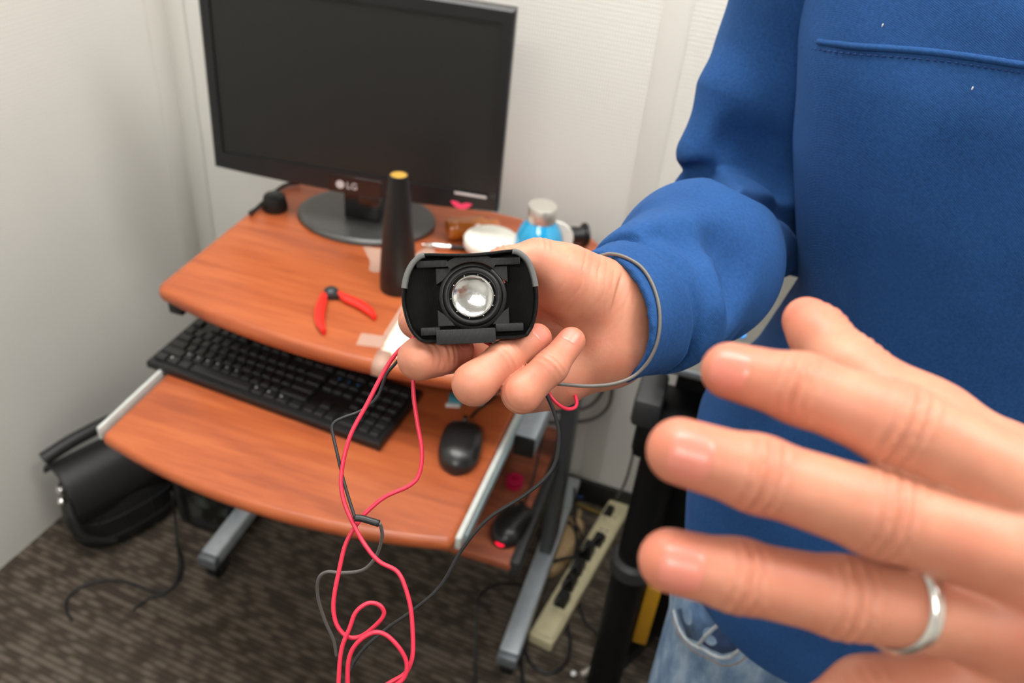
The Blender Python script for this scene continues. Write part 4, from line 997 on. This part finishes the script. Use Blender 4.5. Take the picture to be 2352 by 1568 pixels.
# right sleeve
cr_, cu_, cf_ = np.array(CR), np.array(CU), np.array(CF)
C0 = np.array((0.8108,-0.5455,1.2843)); ax0 = nrm(cr_*0.82+cu_*0.10+cf_*0.56)
C1 = np.array((0.8234,-0.5112,1.2749)); ax1 = nrm(cr_*0.68+cu_*0.34+cf_*0.65)
gS = Grid(np.minimum.reduce([ES, EE, C0])-0.085, np.maximum.reduce([ES, EE, C0])+0.085, 0.0022)
gS.D[...] = 0.08
mid = np.array((0.8496,-0.3937,1.2461))
add_segs(gS, [(ES+np.array((0.004, 0, 0.03)), ES+(EE-ES)*0.55, .070, .064)], 0.02)
add_segs(gS, [(ES+(EE-ES)*0.55, EE+np.array((0, 0, 0.034)), .064, .056)], 0.02)
add_segs(gS, [(np.array((0.8459,-0.2322,1.3092)), np.array((0.8363,-0.2491,1.2696)), .034, .0215), (np.array((0.8363,-0.2491,1.2696)), np.array((0.8882,-0.2269,1.2515)), .0215, .044), (np.array((0.8250,-0.2603,1.2686)), np.array((0.8436,-0.2518,1.2669)), .0085, .020)], 0.018)
fore = Grid(gS.lo, gS.lo+gS.h*(gS.n-1)-1e-6, gS.h); fore.D[...] = 0.08
add_segs(fore, [(EE+np.array((0, 0, -0.004)), mid, .046, .0515), (np.array((0.9371,-0.1605,1.1711)), EE, .040, .046), (mid, C1+ax1*0.020, .0515, .0465), (np.array((0.8505,-0.2580,1.2311)), np.array((0.8998,-0.2262,1.2063)), .036, .044)], 0.03)
# drape ridges across the forearm
for a, b, r in (((0.8143,-0.4791,1.2967), (0.8414,-0.4309,1.2925), .009), ((0.8375,-0.4907,1.2991), (0.8507,-0.4923,1.2758), .011), ((0.8529,-0.4674,1.2741), (0.8738,-0.4587,1.2365), .011), ((0.8580,-0.4098,1.2694), (0.9016,-0.3349,1.2139), .012),
                ((0.8181,-0.4198,1.2861), (0.8487,-0.3360,1.2721), .012), ((0.8470,-0.3744,1.2725), (0.8810,-0.3310,1.2428), .010)):
    add_segs(fore, [(np.array(a), np.array(b), r, r*0.6)], 0.010)
nS = min(gS.D.shape[0], fore.D.shape[0]), min(gS.D.shape[1], fore.D.shape[1]), min(gS.D.shape[2], fore.D.shape[2])
gS.D = gS.D[:nS[0], :nS[1], :nS[2]]; fo3 = fore.D[:nS[0], :nS[1], :nS[2]]; gS.n = np.array(nS)
gS.D = smin(gS.D, fo3, 0.002)
def carve(pts, r0, r1, k):
    q = spline(pts, 4); lo = np.min(q, 0)-0.03; hi = np.max(q, 0)+0.03; sl, X = gS.block(lo, hi); cd = None
    for a, b in zip(q[:-1], q[1:]):
        d = seg_d(X, a, b, r0, r1); cd = d if cd is None else np.minimum(cd, d)
    gS.D[sl] = -smin(-gS.D[sl], -cd*-1.0, k) if False else np.maximum(gS.D[sl], -cd) if k <= 0 else -smin(-gS.D[sl], cd, k)
def cast_sleeve(p, lift):
    d = np.array((Vector(p)-CAM).normalized()); q_ = gS.march(np.array(CAM)+d*0.36, d, 0.5, 600)
    return None if q_ is None else Vector(q_-d*lift)
def dent(pts, r, depth, k):
    """soft hollow pressed into the cloth along a line"""
    q = [x for x in (cast_sleeve(p, r-depth) for p in pts) if x is not None]
    if len(q) > 1: carve(q, r, r, k)
dent([(0.8430,-0.3888,1.2717),(0.8529,-0.3950,1.2602),(0.8602,-0.4057,1.2436)], 0.016, 0.006, 0.014)
dent([(0.8744,-0.3864,1.2646),(0.8830,-0.3911,1.2555),(0.8852,-0.3997,1.2433)], 0.020, 0.007, 0.018)
dent([(0.8264,-0.3992,1.2633),(0.8173,-0.4043,1.2596),(0.8081,-0.4127,1.2513)], 0.012, 0.004, 0.012)
dent([(0.8532,-0.4191,1.2281),(0.8632,-0.4271,1.2142)], 0.012, 0.004, 0.012)
dent([(0.8278,-0.3708,1.3005),(0.8342,-0.3690,1.3009),(0.8415,-0.3672,1.3008),(0.8588,-0.3659,1.2969),(0.8779,-0.3651,1.2916),(0.8975,-0.3653,1.2850),(0.9146,-0.3672,1.2768)], 0.009, 0.017, 0.007)
dent([(0.8548,-0.3496,1.3198),(0.8748,-0.3508,1.3116),(0.8920,-0.3529,1.3033)], 0.014, 0.004, 0.016)
# cuff band with a groove where it meets the sleeve
cm = (C0+C1)/2+cu_*0.001
d0 = nrm(cm-C0)
add_segs(gS, [(C0-d0*0.020, cm, .0350, .0372), (cm, C1, .0372, .0400)], 0.004)
sl, X = gS.block(C0-0.10, C0+0.10)
def plane(c, n): return (X[0]-np.float32(c[0]))*np.float32(n[0])+(X[1]-np.float32(c[1]))*np.float32(n[1])+(X[2]-np.float32(c[2]))*np.float32(n[2])
def radial(c, n):
    p_ = plane(c, n); r2 = (X[0]-np.float32(c[0]))**2+(X[1]-np.float32(c[1]))**2+(X[2]-np.float32(c[2]))**2
    return np.sqrt(np.maximum(r2-p_*p_, 0))
gr = np.sqrt(plane(C1+ax1*0.002, ax1)**2+np.maximum(0.0395-radial(C1, ax1), 0)**2)-0.0026
gS.D[sl] = -smin(-gS.D[sl], gr, 0.003)
gS.D[sl] = np.maximum(gS.D[sl], -plane(C0, ax0))
gS.D[sl] = np.maximum(gS.D[sl], -seg_d(X, C0-d0*0.04, C0+d0*0.010, .0312, .0312))
V, F = gS.mesh(); sme = mesh_from(V, F, 'sleeve'); mbT.bm.from_mesh(sme); bpy.data.meshes.remove(sme)
# left sleeve, reaching forward beyond the picture edge
mbT.tube([LS+np.array((-0.05, 0, 0.01)), LS+np.array((0.01, -0.03, -0.02)), (LS+LE)/2+np.array((0.02, 0, 0)), LE, (LE+LW)/2, LW+(LE-LW)*0.12], [.072, .044], 28)
sw = to_person(mbT.build('sweatshirt', 'sweat', None, 180))
# chest seam with its row of stitches
seam = [cast_torso(p) for p in [(0.8656,-0.2986,1.3840),(0.8769,-0.2969,1.3825),(0.8920,-0.2944,1.3809),(0.9155,-0.2888,1.3805),(0.9446,-0.2810,1.3814),(0.9737,-0.2735,1.3817),(1.0033,-0.2669,1.3809),(1.0305,-0.2609,1.3798),(1.0564,-0.2547,1.3797),(1.0796,-0.2485,1.3802)]]
seam = [p for p in seam if p is not None]
seam += [p for p in (torso(-1.5+0.1*k, seam[-1].z+0.004*k*0.1) for k in range(13)) if p.x > seam[-1].x+0.012]
to_person(MB().tube(seam, 0.0022, 8).build('chest_seam', 'sweat', None, 180), sw)
stp = spline([p for p in (cast_torso(p) for p in [(0.8729,-0.3011,1.3782),(0.8814,-0.2997,1.3772),(0.8933,-0.2973,1.3766),(0.9168,-0.2918,1.3762),(0.9459,-0.2840,1.3770),(0.9751,-0.2765,1.3774),(1.0046,-0.2698,1.3765),(1.0318,-0.2639,1.3755),(1.0577,-0.2576,1.3753)]) if p is not None], 12)
ms = MB()
for a, b in zip(stp[::2], stp[1::2]): ms.tube([a-(a-CAM).normalized()*0.0004, b-(b-CAM).normalized()*0.0004], 0.0005, 5, True, 1)
tag(to_person(ms.build('seam_stitching', 'thread_blue', None, 180), sw), None, None, None, 'stuff')
for p in [(0.9312,-0.2750,1.3938),(1.0005,-0.2803,1.3641),(0.9853,-0.2718,1.3803)]:
    c_ = cast_torso(p)
    if c_ is not None: to_person(MB().ball(c_, (0.0005, 0.0005, 0.0012), 8).build('lint_fleck', 'white_fluff'), sw)

# ---- jeans
gJ = Grid((0.86, -0.44, 0.02), (1.34, -0.08, 1.02), 0.0055)
add_segs(gJ, [((1.014, -0.253, 0.93), (1.004, -0.262, 0.80), .094, .096), ((1.004, -0.262, 0.80), (0.992, -0.258, 0.48), .096, .078), ((0.992, -0.258, 0.48), (0.990, -0.225, 0.09), .078, .064),
              ((1.186, -0.253, 0.93), (1.196, -0.262, 0.80), .094, .096), ((1.196, -0.262, 0.80), (1.208, -0.258, 0.48), .096, .078), ((1.208, -0.258, 0.48), (1.210, -0.225, 0.09), .078, .064)], 0.03)
V, F = gJ.mesh(); jn = to_person(link('jeans', mesh_from(V, F, 'jeans'), 'denim'))
def cast_jeans(p, lift=0.0):
    d = np.array((Vector(p)-CAM).normalized()); q_ = gJ.march(np.array(CAM)+d*0.45, d, 0.9, 700)
    return None if q_ is None else Vector(q_-d*lift)
def on_jeans(pts, r, name, m, lift=0.0):
    q_ = [x for x in (cast_jeans(p, lift) for p in pts) if x is not None]
    if len(q_) > 2: return to_person(MB().tube(q_, r, 8).build(name, m, None, 180), jn)
on_jeans([(0.8884,-0.4601,0.9928),(0.8979,-0.4702,0.9763),(0.9063,-0.4773,0.9641),(0.9165,-0.4806,0.9563),(0.9278,-0.4804,0.9530),(0.9410,-0.4801,0.9490),(0.9507,-0.4764,0.9507),(0.9597,-0.4669,0.9604)], 0.0022, 'pocket_hem', 'denim_seam')
on_jeans([(0.9233,-0.4796,0.9555),(0.9274,-0.4735,0.9622),(0.9333,-0.4671,0.9688),(0.9380,-0.4615,0.9747),(0.9358,-0.4583,0.9797),(0.9304,-0.4565,0.9838)], 0.0018, 'coin_pocket_hem', 'denim_seam')
on_jeans([(0.8893,-0.4663,0.9842),(0.8989,-0.4742,0.9706),(0.9076,-0.4802,0.9599),(0.9196,-0.4833,0.9517),(0.9346,-0.4830,0.9473),(0.9460,-0.4829,0.9437),(0.9586,-0.4772,0.9471),(0.9644,-0.4689,0.9562)], 0.0007, 'pocket_stitch', 'thread_brown')
rv = cast_jeans((0.9307,-0.4614,0.9772), 0.001)
if rv is not None: to_person(MB().ball(rv, (0.0042, 0.0042, 0.0042), 14).build('rivet', 'copper', None, 180), jn)
for poly, nm, mm in (([(0.9258,-0.4784,0.9563),(0.9327,-0.4701,0.9650),(0.9400,-0.4626,0.9725),(0.9584,-0.4664,0.9615),(0.9531,-0.4733,0.9541),(0.9438,-0.4779,0.9510),(0.9328,-0.4788,0.9534)], 'pocket_bag', 'denim_dark'), ([(0.9005,-0.4694,0.9765),(0.9135,-0.4609,0.9835),(0.9307,-0.4588,0.9807),(0.9352,-0.4628,0.9738),(0.9226,-0.4781,0.9577),(0.9138,-0.4787,0.9598)], 'coin_pocket', 'denim_mid')):
    q_ = [cast_jeans(p, 0.0012) for p in poly]
    if all(x is not None for x in q_):
        c_ = sum(q_, Vector())/len(q_); b = MB(); cv = b.bm.verts.new(cast_jeans(c_, 0.0012) or c_); vs = [b.bm.verts.new(x) for x in q_]
        for i in range(len(vs)): b.bm.faces.new((cv, vs[i], vs[(i+1) % len(vs)]))
        o_ = to_person(b.build(nm, mm, None, 180), jn); md = o_.modifiers.new('thick', 'SOLIDIFY'); md.thickness = 0.0012
for x in (0.990, 1.210):
    to_person(MB().loft([[(x+w_*math.copysign(abs(math.cos(a))**0.8, math.cos(a)), y+l_*math.sin(a), z) for a in [2*math.pi*i/28 for i in range(28)]]
        for z, w_, l_, y in ((0.0, 0.046, 0.140, -0.26), (0.02, 0.050, 0.145, -0.26), (0.045, 0.047, 0.130, -0.25), (0.07, 0.043, 0.085, -0.225), (0.10, 0.042, 0.055, -0.215))]).build('shoe', 'shoe', None, 60))

# ================================================================== ring on the raised hand
rg_c = np.array((0.9193,-0.7836,1.3874)); rg_ax = nrm(np.array((0.9075,-0.7860,1.3857))-np.array((0.9483,-0.7799,1.3871)))
rg_ax = nrm(rg_ax+np.array(CU)*0.05+TOCAM*0.55)
rm = zto(rg_c, rg_c+rg_ax)
ring = MB().lathe([(0.0113, -0.0021), (0.0122, -0.0020), (0.0127, -0.0012), (0.01255, -0.0001), (0.0125, 0.0003), (0.0127, 0.0008), (0.0123, 0.0018), (0.0113, 0.0021), (0.0112, 0.0), (0.0113, -0.0021)], 56, rm, False, False).build('finger_ring', 'silver_ring', None, 60)
tag(ring, 'polished silver band worn on the raised hand', 'ring')

# ================================================================== hand-held speaker module
dc = Vector((0.7527,-0.6083,1.3216)); dz = (CAM-dc).normalized()
dx = (Vector((0.7722,-0.6017,1.3240))-dc); dx = (dx-dz*dx.dot(dz)).normalized(); dy = dz.cross(dx)
dev = thing('speaker_module', 'small round speaker in a black printed open case held in fingers', 'speaker', dc)
dev.matrix_world = mtx_frame(dc, dx, dy, dz)
MMS = 0.001
def case_outline(k=1.0, dd=0.0):
    """case outline, mm: flat top and bottom, bulging sides"""
    pts = [(-21, 21.4), (-10, 20.9), (0, 20.6), (10, 21.0), (21, 21.8), (26, 19.8), (29.5, 15.5), (31.6, 9), (32.6, 2), (32.4, -5), (30.8, -13), (28.2, -18.2), (24.5, -20.8),
           (10, -21.2), (-10, -21.2), (-22, -21.4), (-26.4, -19.2), (-30.0, -14.0), (-32.2, -6), (-32.7, 1), (-31.4, 9.5), (-28.8, 15.5), (-25.4, 19.4)]
    q = spline([(x, y, 0) for x, y in pts], 4, True)[:-1]
    out = []
    for i, p in enumerate(q):
        t_ = (q[(i+1) % len(q)]-q[i-1]).normalized(); nn = Vector((-t_.y, t_.x, 0))
        if nn.dot(p) > 0: nn = -nn
        out.append(p+nn*dd)
    return out
def ringz(dd, z): return [(p.x*MMS, p.y*MMS, z*MMS) for p in case_outline(1, dd)]
MB().loft([ringz(0.0, -18), ringz(0, -0.6), ringz(0.5, 0), ringz(1.2, 0), ringz(1.7, -0.6), ringz(1.8, -9)], False, False).build('case_wall', 'printed', dev, 40)
MB().loft([ringz(0.0, -18.0), ringz(0.0, -18.8)], True, True).build('case_back', 'printed', dev, 30)
MB().loft([ringz(1.6, -9.0), ringz(1.6, -8.2)], True, True).build('inner_plate', 'printed', dev, 30)
# grey lip on the upper corners of the rim
co = case_outline(1, 0.9); n_ = len(co)
for sgn in (-1, 1):
    pts = [p for p in co if p.x*sgn > 20.0 and p.y > 3.5 and p.y < 21.5]
    pts.sort(key=lambda p: p.y)
    b = MB(); rr = []
    for i, p in enumerate(pts):
        a = pts[max(0, i-1)]; c = pts[min(len(pts)-1, i+1)]; t_ = (c-a).normalized(); nn = Vector((t_.y, -t_.x, 0))
        nn = nn if nn.dot(p) > 0 else -nn
        wd = 1.25
        rr.append([((p+nn*u*wd).x*MMS, (p+nn*u*wd).y*MMS, z*MMS) for u, z in ((1, -6), (1, 0.7), (0.7, 1.1), (-0.7, 1.1), (-1, 0.7), (-1, -6))])
    b.loft(rr).build('upper_lip', 'lip_grey', dev, 50)
def bar(x0, x1, y0, y1, z0, z1, name, m='printed_grey', bev=0.4):
    return MB().box((x0*MMS, y0*MMS, z0*MMS), (x1*MMS, y1*MMS, z1*MMS), bev*MMS, 2).build(name, m, dev)
bar(-25.2, -10.4, 14.6, 18.0, -8.3, -2.2, 'guide_bar'); bar(9.0, 24.6, 14.6, 18.2, -8.3, -2.2, 'guide_bar')
bar(-24.4, -15.2, -18.0, -14.2, -8.3, -2.2, 'guide_bar'); bar(11.6, 25.0, -17.4, -13.6, -8.3, -2.2, 'guide_bar')
bar(-17.0, 11.4, -22.4, -15.4, -7.0, 1.6, 'bottom_clip', 'printed_grey', 0.5)
SPX, SPY = 1.2, 0.1
def ringpart(prof, name, m, n=64, a0=0.0, a1=2*math.pi, parent=None):
    rings = []
    full = abs(a1-a0-2*math.pi) < 1e-6
    K = n if full else n
    for i in range(K+(0 if full else 1)):
        a = a0+(a1-a0)*i/K; rings.append([((SPX+r*math.cos(a))*MMS, (SPY+r*math.sin(a))*MMS, z*MMS) for r, z in prof])
    if full: rings.append(rings[0])
    b = MB(); b.loft(rings, not full, not full); bmesh.ops.remove_doubles(b.bm, verts=b.bm.verts, dist=1e-7)
    return b.build(name, m, parent or dev, 50)
# square speaker seat with corner gussets
sq = MB()
for sx_ in (-1, 1):
    for sy_ in (-1, 1):
        c0 = (SPX+sx_*17.2, SPY+sy_*14.0); pts = [(c0[0], c0[1]), (c0[0]-sx_*8.0, c0[1]), (c0[0]-sx_*6.2, c0[1]-sy_*2.6), (c0[0]-sx_*2.8, c0[1]-sy_*6.0), (c0[0], c0[1]-sy_*8.0)]
        if sx_*sy_ < 0: pts = pts[::-1]
        sq.prism([(x*MMS, y*MMS) for x, y in pts], -8.3*MMS, -3.6*MMS, 0.3*MMS, 1)
sq.build('corner_gussets', 'printed_grey', dev); 
ringpart([(20.5, -8.0), (20.5, -2.4), (18.0, -2.0), (16.6, -2.2), (16.6, -8.0)], 'top_arch', 'printed_grey', 28, math.radians(52), math.radians(128))
ringpart([(17.2, -8.1), (17.2, -4.6), (15.6, -4.2), (15.6, -8.1)], 'terminal_board', 'copper', 40, math.radians(20), math.radians(125))
spk = ringpart([(16.6, -8.2), (16.6, -4.6), (16.0, -3.8), (14.6, -3.6), (14.4, -4.2), (14.2, -8.2)], 'speaker_basket', 'rubber')
ringpart([(14.6, -4.4), (14.2, -3.4), (13.6, -2.7), (12.8, -2.3), (12.0, -2.5), (11.3, -3.2), (10.9, -4.4)], 'surround', 'rubber', parent=spk)
ringpart([(11.3, -4.6), (10.9, -4.2), (10.5, -4.6)], 'surround_groove', 'rubber_dark', parent=spk)
ringpart([(10.5, -5.4), (10.3, -2.4), (10.0, -2.1), (9.5, -2.3), (9.3, -3.2), (9.2, -5.4)], 'cone_rim', 'chrome', parent=spk)
MB().lathe([(9.5*MMS, -2.9*MMS), (9.0*MMS, -3.4*MMS), (7.5*MMS, -4.2*MMS), (5.5*MMS, -4.9*MMS), (3.0*MMS, -5.3*MMS), (0.6*MMS, -5.4*MMS)], 56, Matrix.Translation((SPX*MMS, SPY*MMS, 0)), False, True).build('dome', 'dome', spk, 180)
for a in range(0, 360, 37):
    MB().ball(((SPX+10.6*math.cos(math.radians(a)))*MMS, (SPY+10.6*math.sin(math.radians(a)))*MMS, -3.9*MMS), 0.0004, 8).build('glue_dot', 'chrome', spk)

# ================================================================== wires
wire('red_wire', [(0.7279,-0.6143,1.2947),(0.7215,-0.6226,1.2885),(0.7180,-0.6308,1.2813),(0.7146,-0.6441,1.2689),(0.7114,-0.6567,1.2572),(0.7127,-0.6692,1.2443),(0.7172,-0.6767,1.2356),(0.7255,-0.6829,1.2276),(0.7335,-0.6875,1.2214),(0.7421,-0.6906,1.2169),(0.7520,-0.6915,1.2147),(0.7587,-0.6961,1.2087),(0.7638,-0.7021,1.2016),(0.7690,-0.7121,1.1904),(0.7697,-0.7172,1.1852),(0.7682,-0.7208,1.1821),(0.7635,-0.7251,1.1796),(0.7577,-0.7307,1.1762)], 0.00108, 'red_wire', 'red wire leaving under the speaker case corner, outermost strand', 'wire')
wire('red_wire', [(0.7308,-0.6245,1.2802),(0.7342,-0.6316,1.2716),(0.7392,-0.6387,1.2625),(0.7454,-0.6471,1.2518),(0.7471,-0.6542,1.2435),(0.7441,-0.6593,1.2390),(0.7349,-0.6663,1.2348),(0.7292,-0.6726,1.2299),(0.7257,-0.6781,1.2251),(0.7228,-0.6864,1.2170),(0.7232,-0.6954,1.2072),(0.7249,-0.7056,1.1957),(0.7290,-0.7112,1.1886),(0.7355,-0.7134,1.1849),(0.7420,-0.7117,1.1860),(0.7482,-0.7067,1.1923),(0.7503,-0.7033,1.1971),(0.7472,-0.7021,1.2005),(0.7421,-0.7035,1.2011),(0.7379,-0.7079,1.1979),(0.7371,-0.7134,1.1922),(0.7363,-0.7212,1.1841),(0.7401,-0.7333,1.1701)], 0.00108, 'red_wire', 'red wire hanging from the curled finger with a small loop', 'wire')
wire('red_wire', [(0.7472,-0.7370,1.1763),(0.7436,-0.7283,1.1891),(0.7450,-0.7226,1.1962),(0.7508,-0.7176,1.2010),(0.7571,-0.7162,1.2007),(0.7648,-0.7178,1.1961),(0.7694,-0.7207,1.1907),(0.7694,-0.7251,1.1849),(0.7622,-0.7311,1.1793)], 0.00108, 'red_wire', 'red wire arched in a hoop at the picture bottom', 'wire')
wire('red_wire', [(0.7540,-0.6044,1.2959),(0.7603,-0.6047,1.2950),(0.7675,-0.6055,1.2934)], 0.00108, 'red_wire', 'short end of red wire below the speaker clip', 'wire')
wire('red_wire', [(0.7915,-0.5926,1.2689), (0.7952,-0.5965,1.2658), (0.7998,-0.5979,1.2625), (0.8049,-0.5965,1.2592), (0.8084,-0.5928,1.2578), (0.8090,-0.5887,1.2581), (0.8061,-0.5818,1.2580), (0.8015,-0.5714,1.2547)], 0.0010, 'red_wire', 'red wire loop peeking out below the pinky side of hand', 'wire')
bw = thing('black_wire', 'thin black wire with a shrink-wrapped splice hanging from hand', 'wire', (0.7226,-0.6184,1.2842))
def loc_tube(parent, pts, r, name, m):
    o = MB().tube(pts, r, 8).build(name, m, None, 180); o.data.transform(Matrix.Translation(-parent.location)); o.parent = parent; return o
loc_tube(bw, [(0.7218,-0.6182,1.2830),(0.7197,-0.6225,1.2799),(0.7176,-0.6273,1.2763),(0.7167,-0.6363,1.2686),(0.7114,-0.6437,1.2638),(0.7048,-0.6492,1.2617),(0.7013,-0.6527,1.2600),(0.7015,-0.6556,1.2573),(0.7068,-0.6619,1.2508),(0.7134,-0.6694,1.2429),(0.7191,-0.6752,1.2367),(0.7255,-0.6813,1.2303)], 0.0008, 'upper_lead', 'black_cable')
loc_tube(bw, [(0.7254,-0.6811,1.2306),(0.7292,-0.6804,1.2308),(0.7373,-0.6798,1.2302)], 0.0017, 'splice', 'black_cable')
loc_tube(bw, [(0.7373,-0.6796,1.2303),(0.7381,-0.6791,1.2267),(0.7382,-0.6788,1.2189),(0.7350,-0.6792,1.2041),(0.7282,-0.6797,1.1918),(0.7157,-0.6781,1.1819),(0.7052,-0.6761,1.1755),(0.7003,-0.6767,1.1675),(0.6998,-0.6773,1.1522),(0.7029,-0.6769,1.1333),(0.7069,-0.6762,1.1170),(0.7085,-0.6767,1.1031)], 0.0009, 'lower_lead', 'grey_cable')
wire('speaker_cable', [(0.7899,-0.5987,1.2730),(0.7947,-0.6004,1.2678),(0.8006,-0.6034,1.2598),(0.8053,-0.6078,1.2501),(0.8067,-0.6145,1.2380),(0.8032,-0.6203,1.2294),(0.7944,-0.6274,1.2199),(0.7796,-0.6375,1.2070),(0.7703,-0.6484,1.1916),(0.7636,-0.6608,1.1729),(0.7526,-0.6707,1.1596),(0.7394,-0.6805,1.1470),(0.7289,-0.6911,1.1326),(0.7244,-0.7040,1.1124)], 0.0010, 'black_cable', 'black cable sweeping down from the hand across the tray rail', 'cable')
wc = []
for p in [(0.8009,-0.5396,1.3192),(0.8071,-0.5380,1.3213),(0.8154,-0.5381,1.3210),(0.8247,-0.5402,1.3182),(0.8329,-0.5458,1.3118),(0.8389,-0.5537,1.3033),(0.8416,-0.5634,1.2938),(0.8402,-0.5728,1.2857),(0.8350,-0.5813,1.2797)]:
    h_ = cast_sleeve(p, 0.0022); wc.append(h_ if h_ is not None else Vector(p))
for k in range(3):                                   # even the depth out so that the cable hangs in a clean loop
    ds = [(p-CAM).length for p in wc]
    wc = [CAM+(p-CAM).normalized()*min(ds[i], (ds[max(0, i-1)]+ds[i]+ds[min(len(ds)-1, i+1)])/3) for i, p in enumerate(wc)]
wire('wrist_cable', [(0.7898,-0.5195,1.3020), (0.7958,-0.5313,1.3114)]+wc+[(0.8255,-0.5820,1.2717),(0.8131,-0.5888,1.2713),(0.7979,-0.5956,1.2729)], 0.0010, 'light_grey_cable', 'thin grey cable looped round the sweatshirt cuff', 'cable')
bpy.context.view_layer.update()
